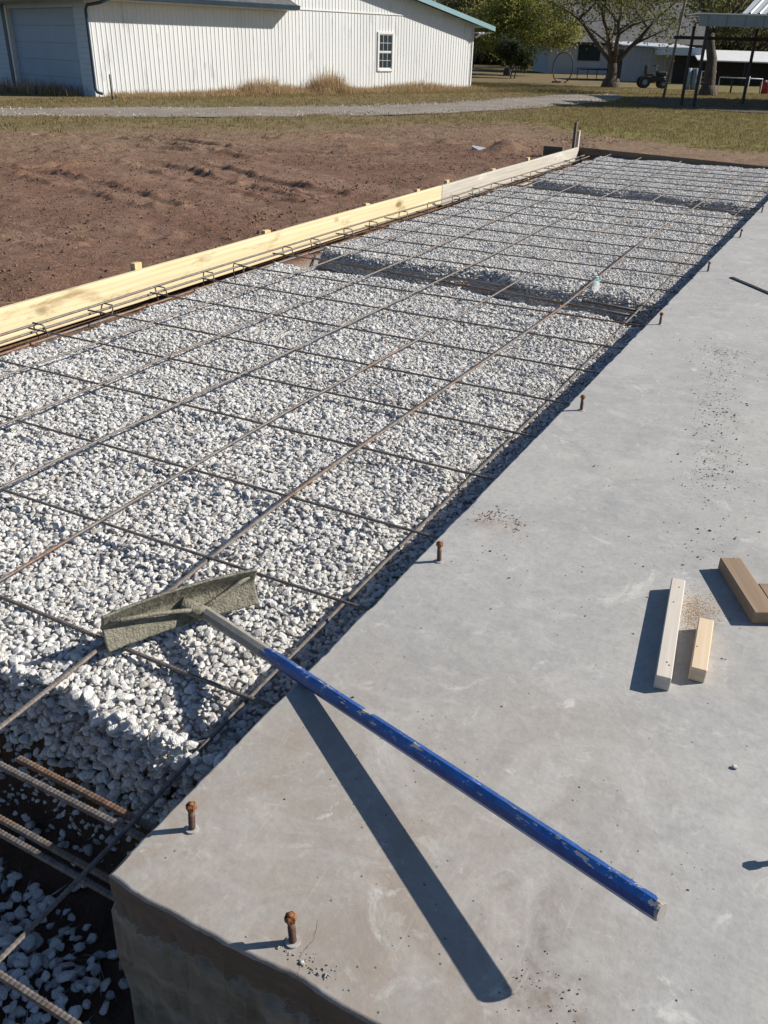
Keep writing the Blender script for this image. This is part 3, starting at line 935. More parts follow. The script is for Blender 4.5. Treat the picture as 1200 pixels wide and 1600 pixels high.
# crumbs on the slab
def crumbs(name, pts, r, mat, seed, flat=0.6):
    src = [hull_stone(seed + i, 10, mat, (1, 0.8, flat)) for i in range(3)]
    pts = np.asarray(pts)
    z = r * 0.35
    return scatter(name, np.column_stack([pts, z]), np.column_stack([rng.normal(0, 0.2, len(r)), rng.normal(0, 0.2, len(r)), rng.uniform(0, 6.28, len(r))]), r[:, None] * np.ones((1, 3)), rng.integers(0, 3, len(r)), src)


tr_t = rng.random(560)
trail = np.stack([-0.43 + 0.25 * tr_t, 4.55 - 1.8 * tr_t], 1) + np.column_stack([rng.normal(0, 0.055, 560), rng.normal(0, 0.08, 560)])
clump = np.concatenate([np.array(c) + rng.normal(0, s_, (n_, 2)) for c, s_, n_ in (((-0.40, 4.5), 0.06, 60), ((-0.30, 3.62), 0.05, 70), ((-0.22, 3.0), 0.06, 70), ((-0.13, 0.86), 0.035, 60), ((-0.09, 0.875), 0.03, 14),
                        ((-0.2, 5.2), 0.14, 120), ((-0.02, 4.6), 0.2, 60), ((-0.16, 2.42), 0.08, 60), ((-0.68, 2.1), 0.05, 12), ((0.04, 1.2), 0.03, 8))])
uni = np.column_stack([rng.uniform(-0.84, 0.9, 520), rng.uniform(0.72, 9, 520)])
pts = np.concatenate([trail, clump, uni])
rs_ = np.clip(rng.lognormal(-6.35, 0.5, len(pts)), 0.0008, 0.0055)
rs_ = np.where(pts[:, 1] < 1.3, np.clip(rs_ * 0.75, 0, 0.0028), rs_)
crumbs('soil_debris', pts, rs_, CRUMB, 400)
pts2 = np.concatenate([trail[::2] + rng.normal(0, 0.03, trail[::2].shape), np.array((-0.49, 0.715)) + np.abs(rng.normal(0, 1, (60, 2))) * np.array([[0.04, 0.012]]) * np.where(rng.random((60, 1)) < 0.5, -1, 1) * np.array([[1, 0]]) + np.abs(rng.normal(0, 0.012, (60, 2))) * np.array([[0, 1]]),
                       np.column_stack([rng.uniform(-0.84, 0.9, 160), rng.uniform(0.72, 9, 160)])])
crumbs('grit_debris', pts2, np.clip(rng.lognormal(-6.2, 0.45, len(pts2)), 0.001, 0.0045), GCRUMB, 410)
a_ = rng.uniform(0.2, 3.0, 150)
smear = np.stack([-0.751 + 0.07 * np.cos(a_) + rng.normal(0, 0.02, 150), 2.235 + 0.075 * np.sin(a_) + rng.normal(0, 0.025, 150)], 1)
crumbs('soil_smear', smear, rng.uniform(0.001, 0.0042, 150), CLOD, 420, 0.4)
sd2 = np.array((-0.115, 2.055)) + rng.normal(0, 1, (1500, 2)) * np.array([[0.030, 0.058]])
crumbs('sawdust', sd2, rng.uniform(0.0005, 0.0019, 1500), SAWD, 430, 0.4)

# ================================================================== REBAR
def bar_pts(pts, step, wob=0.0, seed=0):
    P = np.array(pts, float)
    d = np.r_[0, np.cumsum(np.linalg.norm(np.diff(P, axis=0), axis=1))]
    t = np.arange(0, d[-1], step)
    q = np.stack([np.interp(t, d, P[:, i]) for i in range(3)], 1)
    if len(P) > 2:
        k = max(3, int(0.5 / step)); ker = np.ones(k) / k
        for i in range(3):
            pad_ = np.pad(q[:, i], (k // 2, k - 1 - k // 2), mode='reflect', reflect_type='odd')
            q[:, i] = np.convolve(pad_, ker, 'valid')
    if wob:
        q[:, 2] += wob * vnoise(t * 0.7, t * 0 + seed, 7)
        q[:, 0] += wob * vnoise(t * 0.6, t * 0 + seed + 5, 8)
    return q


def rebar(name, pts, r, mat, label, group, ribs=True, step=None, wob=0.003, seed=0, parent=None, cat='rebar'):
    step = step or (0.0055 if ribs else 0.25)
    q = bar_pts(pts, step, wob, seed)
    rad = [r * (1.09 if (i % 2 == 0) else 0.93) for i in range(len(q))] if ribs else r
    o = MB().tube(q, rad, 7, smooth=not ribs).build(name, mat)
    if parent is not None:
        o.parent = parent
        return o
    return tag(o, label, cat, group)


ZB = -0.05
GL = 'lengthwise rebars of the mat'
LONG = [
    ([(-3.245, 0.9), (-3.247, 3.1), (-3.26, 3.9), (-3.23, 5.1), (-3.255, 6.3), (-3.45, 14.03)], REB_A, 'long grey rebar of the mat running nearest the yellow form board'),
    ([(-2.785, 0.8), (-2.80, 2.7), (-2.80, 3.56), (-2.785, 5.35), (-2.86, 8.1), (-2.963, 13.89)], REB_B, 'long brownish rebar of the mat, next one in from the bar nearest the yellow board'),
    ([(-2.34, 0.7), (-2.36, 2.2), (-2.348, 2.73), (-2.335, 4.0), (-2.32, 6.1), (-2.40, 9.68), (-2.356, 13.77)], REB_A, 'long grey rebar of the mat, third one in from the yellow form board'),
    ([(-1.88, 0.6), (-1.898, 1.74), (-1.905, 2.7), (-1.872, 4.0), (-1.87, 5.8), (-1.887, 9.8), (-1.861, 13.46)], REB_B, 'long rust streaked rebar of the mat, next left of the rake bar'),
    ([(-1.41, 0.45), (-1.431, 1.23), (-1.446, 1.61), (-1.478, 2.22), (-1.45, 3.14), (-1.418, 5.06), (-1.464, 7.43), (-1.42, 9.6), (-1.388, 13.52)], REB_C, 'long rusty rebar of the mat passing under the rake blade'),
    ([(-0.964, 0.3), (-0.962, 0.8), (-0.983, 1.1), (-0.985, 1.6), (-0.99, 2.2), (-0.983, 3.18), (-1.016, 7.8), (-0.968, 12.5)], REB_A, 'long dark rebar of the mat lying in the strip of shade beside the slab edge'),
]
for i, (p, m_, lab) in enumerate(LONG):
    zb, k_ = (ZB + 0.001, 1.0) if i < 5 else (-0.116, 1.0486)
    if i == 4:
        rebar('rebar', [(-1.44, 0.45, -0.09), (-1.46, 1.07, -0.09), (-1.471, 1.264, -0.09), (-1.482, 1.62, -0.078), (-1.484, 2.22, -0.056)] + [(x_, y_, zb) for x_, y_ in p[4:]], 0.0062, m_, lab, GL, seed=5)
        continue
    rebar('rebar', [(x_ * k_, y_ * k_, zb) for x_, y_ in p], 0.0053 if i < 5 else 0.0052, m_, lab, GL, seed=i * 3)

ORD = ['first', 'second', 'third', 'fourth', 'fifth', 'sixth', 'seventh', 'eighth', 'ninth', 'tenth', 'eleventh', 'twelfth', 'thirteenth', 'fourteenth', 'fifteenth', 'sixteenth', 'seventeenth', 'eighteenth', 'nineteenth', 'twentieth',
       'twenty-first', 'twenty-second', 'twenty-third', 'twenty-fourth', 'twenty-fifth', 'twenty-sixth', 'twenty-seventh']
TY = [1.263, 1.732, 2.188, 2.673, 3.121, 3.547, 4.036, 4.49, 4.95, 5.42]
while TY[-1] < 13.0: TY.append(TY[-1] + 0.452 + rnd.uniform(-0.02, 0.02))
GT = 'crossbars of the rebar mat'
for i, y0 in enumerate(TY):
    ex = float(slab_left(y0)) - 0.01 + (0.03 if i in (0, 1, 2) else 0.0)
    lab = 'ribbed dark crossbar of rebar reaching from under the rake blade to the slab' if i == 0 else 'dark crossbar of the rebar mat, %s one beyond the rake blade' % ORD[i - 1]
    xl = -3.73 + rnd.uniform(-0.04, 0.06)
    dy = rnd.uniform(-0.02, 0.02) if i > 6 else 0.004
    if i == 0:
        rebar('rebar', [(-3.7, 1.31, -0.085), (-1.89, 1.307, -0.098), (-1.195, 1.300, -0.102), (-0.93, 1.306, -0.102)], 0.0060, REB_A, lab, GT, seed=100)
        continue
    rebar('rebar', [(xl, y0 + dy, ZB - 0.012), ((xl + ex) / 2, y0, ZB - 0.014), (ex, y0 - dy, ZB - 0.013)], 0.0050, REB_A if i % 4 else REB_B, lab, GT, seed=100 + i)
# loose ends of wire tying the front crossing
mb = MB()
for k_ in range(5):
    p0 = Vector((-1.19, 1.125, -0.135)); a = rnd.uniform(-0.6, 1.6)
    p1 = p0 + Vector((0.06 * math.cos(a), 0.05 * math.sin(a) - 0.03, 0.012)); mb.tube([p0 + Vector((rnd.uniform(-.03, .03), rnd.uniform(-.02, .02), .015)), (p0 + p1) / 2 + Vector((0, 0, 0.012)), p1], 0.0016, 5)
tag(mb.build('tie_wire', mottled('pale_wire', (0.4, 0.36, 0.3), (0.3, 0.26, 0.2), 40, 0.5, 0.5, 0)), 'loose ends of pale tie wire lying on the stones at the front of the gravel', 'wire')

# twisted wire ties at the nearer crossings
TIE = mottled('tie_wire', (0.10, 0.085, 0.075), (0.18, 0.15, 0.125), 60, 0.6, 0.4, 0)
tw = MB()
tw.tube([(0.012 * math.cos(a_), 0.012 * math.sin(a_), 0.004 + 0.010 * math.sin(2 * a_)) for a_ in np.linspace(0.4, 6.4, 16)], 0.0011, 5)
tw.tube([(0.010, 0.006, 0.008), (0.014, 0.010, 0.016), (0.022, 0.012, 0.020), (0.028, 0.018, 0.017)], 0.0014, 5)
tw.tube([(0.010, 0.006, 0.008), (0.016, 0.006, 0.018), (0.021, 0.015, 0.022)], 0.0011, 5)
t0 = None
for (lx_, rows) in ((-2.80, TY[2:7]), (-2.352, TY[1:7]), (-1.895, TY[1:7]), (-1.478, TY[2:7]), (-3.25, TY[3:7])):
    for y0 in rows:
        if rnd.random() < 0.25: continue
        o = tw.build('tie_wire', TIE) if t0 is None else t0.copy()
        if t0 is None: t0 = o
        else: COL.objects.link(o)
        o.location = (lx_ + rnd.uniform(-0.006, 0.006), y0, ZB + 0.002)
        o.rotation_euler = (0, 0, rnd.uniform(0, 6.28))
        tag(o, 'small twist of wire tying a crossing of the rebar mat', 'wire', 'wire ties at the mat crossings')

GB = 'thick rebars of the front footing'
for (p, m_, lab) in (
    ([(-3.3, 0.885, -0.152), (-0.90, 0.880, -0.150)], REB_A, 'thick grey ribbed rebar crossing the front trench, lower bar of the upper pair'),
    ([(-1.395, 0.915, -0.150), (-0.90, 0.908, -0.149)], REB_C, 'short rusty ended ribbed rebar lying beside the grey bar over the front trench'),
    ([(-3.3, 0.862, -0.30), (-0.90, 0.850, -0.30)], REB_C, 'rusty orange rebar deep in the front trench, upper bar of the lower pair'),
    ([(-3.3, 0.838, -0.31), (-0.90, 0.828, -0.31)], REB_A, 'grey mud coated rebar deep in the front trench below the rusty orange bar')):
    rebar('rebar', p, 0.0085, m_, lab, GB, seed=rnd.randint(0, 99), wob=0.002)
rebar('rebar', [(-3.2, 0.535, -0.15), (-0.80, 0.533, -0.16)], 0.0072, REB_C, 'rusty rebar in the pit at the bottom left corner, over the bluish shaded stones', GB, seed=60)
rebar('rebar', [(-0.62, 0.66, -0.235), (-0.72, 0.60, -0.36)], 0.007, REB_A, 'short dark rebar stub sticking out of the front face of the slab', GB, seed=61)

GC = 'rebars of the cross trench in the gravel'
for (z, dy, lab, m_) in ((-0.150, 0.17, 'upper far rebar in the nearer cross trench of the gravel bed', REB_A), (-0.152, 0.0, 'upper near rebar in the nearer cross trench, left of the water bottle', REB_C),
                         (-0.235, 0.15, 'lower far rebar down in the nearer cross trench', REB_A), (-0.235, 0.03, 'lower near rebar down in the nearer cross trench', REB_B)):
    rebar('rebar', [(-3.78, 5.80 + dy, z), (-0.93, 5.46 + dy * 0.8, z)], 0.009, m_, lab, GC, seed=int(70 + dy * 100), ribs=False)
for (z, dy, lab) in ((-0.15, 0.20, 'far rebar in the second cross trench beyond the bottle'), (-0.152, 0.02, 'near rebar in the second cross trench beyond the bottle')):
    rebar('rebar', [(-3.78, 10.42 + dy, z), (-0.93, 9.98 + dy * 0.8, z)], 0.011, REB_A, lab, GC, seed=int(80 + dy * 100), ribs=False)

GE = 'rebars of the edge beam along the form board'
for (x_, z, lab, m_) in ((-3.80, -0.066, 'upper outer rebar of the edge cage, in front of the form board', REB_B), (-3.735, -0.085, 'upper inner rebar of the edge cage, under the crossbar ends', REB_A),
                         (-3.70, -0.135, 'brown rebar resting on the dirt ledge beside the gravel', REB_C), (-3.90, -0.36, 'lower outer rebar of the edge cage in the dark trench', REB_A), (-3.80, -0.36, 'lower inner rebar of the edge cage in the dark trench', REB_A)):
    rebar('rebar', [(x_, 0.7, z), (x_ - 0.01, 5, z + 0.004), (x_ + 0.012, 9, z - 0.004), (x_, 14.0, z)], 0.0075, m_, lab, GE, ribs=False, step=0.12, wob=0.012, seed=int(-x_ * 100))
st = MB()
loop = [(-3.815, 0, -0.37), (-3.815, 0, -0.075), (-3.808, 0, -0.060), (-3.735, 0, -0.062), (-3.728, 0, -0.075), (-3.728, 0, -0.37), (-3.815, 0, -0.375)]
st.tube(loop, 0.0045, 5)
st0 = None
STY = [1.6, 2.3, 2.72, 3.18, 3.75, 4.15, 4.62, 5.05, 5.55, 6.1, 6.6, 7.1, 7.65, 8.2, 8.8, 9.4, 10.0, 10.7, 11.4, 12.1, 12.8, 13.4]
for i, y0 in enumerate(STY):
    o = st.build('rebar_stirrup', REB_B) if st0 is None else st0.copy()
    if st0 is None: st0 = o
    else: COL.objects.link(o)
    o.location = (rnd.uniform(-0.012, 0.012), y0 + rnd.uniform(-0.1, 0.1), rnd.uniform(-0.014, 0.004))
    o.rotation_euler = (rnd.uniform(-0.5, 0.5), 0, rnd.uniform(-0.003, 0.003))
    tag(o, 'thin bent wire stirrup round the edge cage bars in front of the form board', 'stirrup', 'stirrups of the edge cage')

# ================================================================== FORM BOARDS AND STAKES
def board(name, p0, p1, z0, z1, th, mat, label, dz1=0.0, wav=0.0):
    """plank on edge from p0 to p1; grain along local axis"""
    a = Vector((*p0, 0)); b = Vector((*p1, 0)); L = (b - a).length
    ang = math.atan2(b.y - a.y, b.x - a.x)
    N_ = 26
    vs, fs = [], []
    for i in range(N_ + 1):
        t_ = i / N_
        w_ = wav * float(vnoise(t_ * 5, 0.3, 33)); dz = dz1 * t_
        for (yy, zz) in ((-th / 2 + 0.002, z0), (th / 2 - 0.002, z0), (th / 2, z0 + 0.004), (th / 2, z1 - 0.004), (th / 2 - 0.004, z1), (-th / 2 + 0.004, z1), (-th / 2, z1 - 0.004), (-th / 2, z0 + 0.004)):
            vs.append((t_ * L, yy + w_, zz + dz))
    for i in range(N_):
        for k_ in range(8):
            k2 = (k_ + 1) % 8
            fs.append((i * 8 + k_, (i + 1) * 8 + k_, (i + 1) * 8 + k2, i * 8 + k2))
    fs.append(tuple(range(8))); fs.append(tuple(N_ * 8 + k_ for k_ in range(7, -1, -1)))
    o = MB().add(vs, fs).build(name, mat)
    o.location = a; o.rotation_euler = (0, 0, ang)
    return tag(o, label, 'board', 'form boards')


for m_ in (PINE, GREYB, OFF_A, OFF_B, OFF_C): pass
PINE_X = mk_wood('new_pine_plank', (0.63, 0.51, 0.30), (0.74, 0.63, 0.41), axis=0, smudge=(0.27, 0.185, 0.085))
GREY_X = mk_wood('weathered_plank', (0.41, 0.375, 0.32), (0.54, 0.50, 0.435), knot=(0.2, 0.15, 0.1), axis=0, smudge=(0.62, 0.60, 0.56))
board('form_board', (-4.01, -0.6), (-4.012, 9.0), -0.198, 0.0, 0.038, PINE_X, 'new yellow pine form board standing on edge beside the bare soil', wav=0.012)
board('form_board', (-4.012, 9.004), (-4.02, 14.18), -0.205, 0.002, 0.038, GREY_X, 'weathered pale grey form board continuing on from the yellow pine board', wav=0.006)
board('form_board', (-3.975, 7.6), (-3.98, 14.1), -0.44, -0.245, 0.030, GREY_X, 'pale plank low in the trench under the weathered grey form board')
board('form_board', (-4.02, 14.235), (1.5, 13.85), -0.27, 0.0, 0.038, DARKB, 'dark shaded form board closing the far end of the gravel bed', dz1=-0.12)

STAKEM = mk_wood('stake_wood', (0.55, 0.40, 0.20), (0.66, 0.52, 0.30), axis=2)
sm_ = MB().box((-0.019, -0.036, -0.55), (0.019, 0.036, 0.0), 0.002)
sk0 = None
SL = ['wooden stake top behind the yellow board, nearest to the camera', 'wooden stake top behind the yellow board, second from the camera', 'wooden stake top behind the yellow board, third from the camera', 'wooden stake top just before the joint of yellow and grey boards',
      'wooden stake top behind the grey board, just past the joint', 'wooden stake top behind the middle of the grey board', 'wooden stake top behind the grey board near its far end']
for i, (y0, zt) in enumerate(((4.29, 0.058), (5.77, 0.04), (7.42, 0.035), (8.51, 0.04), (9.26, 0.05), (10.66, 0.036), (11.95, 0.06))):
    o = sm_.build('wooden_stake', STAKEM) if sk0 is None else sk0.copy()
    if sk0 is None: sk0 = o
    else: COL.objects.link(o)
    o.location = (-4.058, y0, zt - 0.022)
    o.rotation_euler = (rnd.uniform(-0.1, 0.1), rnd.uniform(-0.08, 0.02), rnd.uniform(-0.15, 0.15))
    tag(o, SL[i], 'stake', 'stakes holding the form boards')
tag(MB().box((-0.02, -0.035, -0.5), (0.02, 0.035, 0.355), 0.003).build('wooden_stake', DARKB, None, (-4.075, 14.13, 0)), 'tall stake at the far corner of the form boards, shaded side painted dark', 'stake', 'corner stakes')  # shaded side of the corner stake, its shade put into the dark wood colour
tag(MB().box((-0.02, -0.03, -0.5), (0.02, 0.03, 0.235), 0.003).build('wooden_stake', OFF_A, None, (-4.045, 14.22, 0)), 'shorter pale piece beside the tall corner stake, standing for its lit edge', 'stake', 'corner stakes')  # lit edge of the corner stake, built as a separate pale piece
tag(MB().box((-0.15, -0.045, -0.1), (0.15, 0.045, 0.03), 0.003).build('wood_block', DARKB, None, (-4.27, 13.75, 0)), 'dark wooden block braced against the far corner stake', 'wood block')

# ================================================================== RAKE
O = Vector((-1.357, 1.4565, -0.085))
rk = empty('concrete_rake', O)
tag(rk, 'concrete rake with a crusted wide blade and scuffed blue pipe handle', 'rake')
dB = Vector((0.495, 0.869, 0.0)).normalized(); nB = Vector((0.869, -0.495, 0.0))
LB, HB = 0.430, 0.110
NU, NV = 84, 26
vs, fs = [], []
for side_ in (1, 0):
    for j in range(NV + 1):
        v = j / NV
        for i in range(NU + 1):
            u = i / NU - 0.5
            # shallow dished section: leans out below and at the top edge, creased at mid height
            c = 0.030 * abs(v - 0.52) ** 1.2 * 2 - 0.008 + 0.012 * (abs(u) * 2) ** 2
            h = HB * v * (1.0 + 0.05 * u + 0.06 * math.cos(u * 3.1)) + 0.02 * (u + 0.2) * u * 0
            lump = 0.0020 * float(fbm(u * 90, v * 22, 3, 5)) + 0.0008 * float(fbm(u * 22, v * 7, 2, 9))
            edge = 0.0016 * float(vnoise(u * 40, v * 9, 3)) * (1 if j in (0, NV) else 0)
            th = 0.0055 if side_ else -0.0045
            p = dB * (u * LB) + nB * (c + th + (lump if side_ else 0)) + Vector((0, 0, h + edge))
            vs.append(p)
n1 = (NU + 1) * (NV + 1)
for j in range(NV):
    for i in range(NU):
        a = j * (NU + 1) + i
        fs.append((a, a + 1, a + NU + 2, a + NU + 1))
        fs.append((n1 + a, n1 + a + NU + 1, n1 + a + NU + 2, n1 + a + 1))
for i in range(NU):
    fs.append((i, n1 + i, n1 + i + 1, i + 1))
    a = NV * (NU + 1) + i
    fs.append((a, a + 1, n1 + a + 1, n1 + a))
for j in range(NV):
    a = j * (NU + 1); b = a + NU
    fs.append((a, a + NU + 1, n1 + a + NU + 1, n1 + a)); fs.append((b, n1 + b, n1 + b + NU + 1, b + NU + 1))
MB().add(vs, fs, True).build('blade', CRUST, rk)
A0 = Vector((-1.315, 1.4876, -0.0556)) - O
A1 = Vector((-0.004, 0.9703, 0.1549)) - O


def mk_handle():
    t = NT('chipped_blue_handle', 0.42, 0, 0.45)
    co = t.coord('Object')
    n1 = t.noise(co, 26, 5, 0.65)
    n2 = t.noise(t.coord('Object', scale=(0.3, 1, 1)), 110, 5, 0.72)
    n3 = t.noise(co, 5, 3, 0.6)
    sp = t.n('SeparateXYZ'); t.lk(co, sp.inputs[0])
    blue = t.mix(t.ramp(n1, [(0.35, 0.0), (0.65, 1.0)]), (0.006, 0.044, 0.19), (0.013, 0.082, 0.31))
    blue = t.mix(t.ramp(n3, [(0.45, 0.0), (0.7, 0.35)]), blue, (0.07, 0.11, 0.2))
    grey = t.mix(t.ramp(n2, [(0.35, 0.0), (0.65, 1.0)]), (0.20, 0.19, 0.165), (0.33, 0.31, 0.275))
    L_ = (A1 - A0).length
    near = t.math('LESS_THAN', t.math('ADD', sp.outputs['X'], t.math('MULTIPLY', t.math('SUBTRACT', n1, 0.5), 0.28)), 0.33)
    up = t.math('GREATER_THAN', t.math('ADD', sp.outputs['Z'], t.math('MULTIPLY', t.math('SUBTRACT', n2, 0.5), 0.035)), 0.0125)
    chip = t.math('MULTIPLY', t.math('GREATER_THAN', t.math('ADD', n1, t.math('MULTIPLY', n3, 0.35)), 0.78), up)
    spk = t.math('MULTIPLY', t.math('GREATER_THAN', t.math('ADD', n2, t.math('MULTIPLY', up, 0.07)), 0.675), 1.4)
    tip = t.math('GREATER_THAN', t.math('ADD', sp.outputs['X'], t.math('MULTIPLY', t.math('SUBTRACT', n1, 0.5), 0.1)), L_ - 0.006)
    f = t.math('MAXIMUM', t.math('MAXIMUM', near, chip), t.math('MAXIMUM', t.math('MULTIPLY', spk, 0.5), tip))
    t.color(t.mix(f, blue, grey))
    t.rough(t.mix(f, (0.38, 0.38, 0.38), (0.85, 0.85, 0.85)))
    t.bump(t.math('ADD', t.math('MULTIPLY', f, 0.6), t.math('MULTIPLY', n2, 0.3)), 0.4, 0.002)
    return t.m


HL = (A1 - A0).length
hp = [(t_, 0, 0) for t_ in np.linspace(0, HL, 60)]
hr = [0.0172 + (0.0022 * max(0, 1 - k_ / 20)) * (0.6 + 0.5 * float(vnoise(k_ * 0.8, 1, 2))) for k_ in range(60)]
hr[-1] = 0.0165
hd = MB().tube(hp, hr, 8, smooth=False).build('handle', mk_handle(), rk)
hx = (A1 - A0).normalized(); hy = Vector((0, 0, 1)).cross(hx).normalized(); hz = hx.cross(hy)
hm = Matrix((hx, hy, hz)).transposed().to_4x4(); hm.translation = A0
hd.matrix_local = hm
ec = MB().tube([(HL - 0.001, 0, 0), (HL + 0.004, 0, 0)], [0.0160, 0.0145], 20, smooth=False).build('end_cap', mottled('worn_metal', (0.42, 0.40, 0.37), (0.30, 0.285, 0.26), 60, 0.5, 0.4, 0.2, 200, 0.001), rk)
ec.matrix_local = hm
# crusted socket and the two braces out to the blade's ends
so_ = MB().tube([nB * 0.0 + dB * 0.0 + Vector((0, 0, 0.055)), A0 * 0.6 + Vector((0, 0, 0.018)), A0 + hx * 0.03], [0.023, 0.021, 0.0195], 12).build('socket', CRUST, rk)
for s_ in (1, -1):
    e = dB * (s_ * 0.455 * LB) + nB * 0.014 + Vector((0, 0, 0.088 if s_ > 0 else 0.075))
    s0 = A0 + hx * 0.005 + Vector((0, 0, 0.006))
    midp = (s0 + e) / 2 + Vector((0, 0, -0.004 if s_ > 0 else 0.006))
    MB().tube([s0, (s0 + midp) / 2, midp, (midp + e) / 2, e], [0.0075, 0.0065, 0.006, 0.0062, 0.008], 8).build('brace', CRUST, rk)

# ================================================================== ANCHOR BOLTS
def make_bolt():
    r_ = empty('anchor_bolt')
    sh = MB().tube([(0, 0, -0.06), (0, 0, 0.055)], 0.0062, 10)
    for k_ in range(16): sh.tube([(0, 0, 0.004 + k_ * 0.0022), (0, 0, 0.0051 + k_ * 0.0022)], 0.0067, 10, cap=False)
    sh.build('shank', SHANK, r_)
    hx_ = MB().tube([(0, 0, 0.052), (0, 0, 0.0535), (0, 0, 0.0625), (0, 0, 0.0645)], [0.0095, 0.0105, 0.0105, 0.0085], 6, smooth=False)
    hx_.tube([(0, 0, 0.0645), (0, 0, 0.0672)], [0.0058, 0.0048], 10)
    hx_.build('hex_nut', RUSTB, r_)
    MB().tube([(0, 0, 0.0008), (0, 0, 0.0035)], 0.0125, 18, smooth=False).build('washer', ZINC, r_)
    return r_


b0 = make_bolt()
BL = [(-0.8255, 0.850, 'rusty anchor bolt near the slab corner, beside the front trench'), (-0.5309, 0.746, 'orange rusty anchor bolt by the broken front edge of the slab'),
      (-0.8187, 1.960, 'rusty anchor bolt on the slab edge just beyond the rake handle'), (-0.7995, 3.340, 'rusty anchor bolt on the slab edge, first beyond the brown soil smear'),
      (-0.7883, 4.819, 'dark anchor bolt on the slab edge opposite the nearer cross trench'), (-0.7814, 6.333, 'dark anchor bolt on the slab edge left of the dark flat strip'),
      (-0.7651, 7.780, 'dark anchor bolt on the slab edge, second from the farthest one'), (-0.7634, 9.245, 'farthest anchor bolt on the slab edge at the right of the photo'),
      (0.2, 1.334, 'unseen anchor bolt added right of the view to cast a short shadow')]  # last bolt is out of view, added to cast its shadow on the slab
for i, (x_, y_, lab) in enumerate(BL):
    o = b0 if i == 0 else dup(b0)
    o.location = (x_, y_, 0.0)
    o.rotation_euler = (rnd.uniform(-0.06, 0.06), rnd.uniform(-0.06, 0.06), rnd.uniform(0, 3))
    tag(o, lab, 'anchor bolt', 'anchor bolts set along the slab edges')

# ================================================================== WOOD SCRAPS, STRIP, PEBBLE
def stick(name, p0, p1, w, h, mat, label, tilt=0.0):
    a = Vector((*p0, 0.0)); b = Vector((*p1, 0.0)); L = (b - a).length
    o = MB().box((-w / 2, 0, 0.0005), (w / 2, L, h), 0.0018).build(name, mat)
    o.location = a; o.rotation_euler = (0, tilt, math.atan2(-(b.x - a.x), b.y - a.y))
    return o


oA = stick('wood_offcut', (-0.1285, 1.699), (-0.181, 2.151), 0.036, 0.038, OFF_A, '')
tag(oA, 'long pale weathered wood stick with nail holes lying on the slab', 'wood offcut', 'wood offcuts on the slab')
for (x_, y_) in ((0.004, 0.41), (-0.004, 0.33), (0.002, 0.06), (0.008, 0.05)):
    MB().tube([(x_, y_, 0.0375), (x_, y_, 0.0386)], 0.0022, 8).build('nail_head', BLACKP, oA)
oB = stick('wood_offcut', (-0.0615, 1.770), (-0.0805, 1.992), 0.037, 0.038, OFF_B, '')
tag(oB, 'short fresh yellow wood stick lying beside the long pale one', 'wood offcut', 'wood offcuts on the slab')
MB().tube([(-0.012, 0.09, 0.0375), (-0.012, 0.09, 0.0384)], 0.002, 8).build('nail_head', BLACKP, oB)
oC = empty('wood_offcut', (0.025, 2.085, 0), math.atan2(0.125, 0.225))
oC.rotation_euler = (0, 0, R(27))
tag(oC, 'brown weathered notched wood block at the right edge of the slab', 'wood offcut', 'wood offcuts on the slab')
MB().box((0.0, 0.0, 0.0005), (0.060, 0.272, 0.038), 0.002).build('board', OFF_C, oC)
MB().box((0.0605, 0.0, 0.0005), (0.26, 0.140, 0.038), 0.002).build('board', mk_wood('brown_stud_cross', (0.215, 0.15, 0.10), (0.34, 0.25, 0.175), axis=0, smudge=(0.10, 0.065, 0.042)), oC)

d_ = Vector((-0.611, 6.22, 0)); e_ = Vector((-0.20, 5.73, 0))
sb = MB().box((0, -0.016, 0.0005), ((e_ - d_).length, 0.016, 0.007), 0.001).build('dark_strip', STRIPD)  # thin dark box laid flat on the slab
sb.location = d_; sb.rotation_euler = (0, 0, math.atan2(e_.y - d_.y, e_.x - d_.x))
tag(sb, 'dark flat strip lying on the slab at the right edge', 'steel bar')
pb = hull_stone(501, 20, PEBW, (1, 0.75, 0.55), 0.06)
pb.name = 'pebble'; COL.objects.link(pb)
pb.scale = (0.0075,) * 3; pb.location = (0.061, 1.521, 0.0035)
tag(pb, 'small white pebble alone on the slab right of the rake handle', 'pebble')
pb2 = pb.copy(); COL.objects.link(pb2); pb2.location = (-0.497, 0.722, 0.0025); pb2.scale = (0.005,) * 3
tag(pb2, 'tiny white pebble beside the orange front anchor bolt', 'pebble')

# water bottle lying on the far bank of the trench
bt = empty('water_bottle', (-1.41, 5.74, -0.135))
prof2 = [(0.0, 0.028), (0.006, 0.031), (0.03, 0.0305), (0.034, 0.029), (0.04, 0.0305), (0.07, 0.0305), (0.074, 0.029), (0.08, 0.0305), (0.12, 0.031), (0.145, 0.026), (0.165, 0.016), (0.175, 0.012), (0.185, 0.012)]
MB().tube([(0, y_, 0) for y_, _ in prof2], [r__ for _, r__ in prof2], 18).build('bottle_body', CLEAR, bt)
MB().tube([(0, 0.184, 0), (0, 0.198, 0)], 0.0145, 14, smooth=False).build('cap', WHITE, bt)
MB().tube([(0, 0.125, 0), (0, 0.150, 0)], [0.0315, 0.0285], 18, cap=False).build('bottle_label', CAPT, bt)
bt.rotation_euler = (R(21), 0, R(10)); bt.scale = (1.15, 1.15, 1.15)
tag(bt, 'clear plastic water bottle with a teal band lying in the gravel trench', 'bottle')
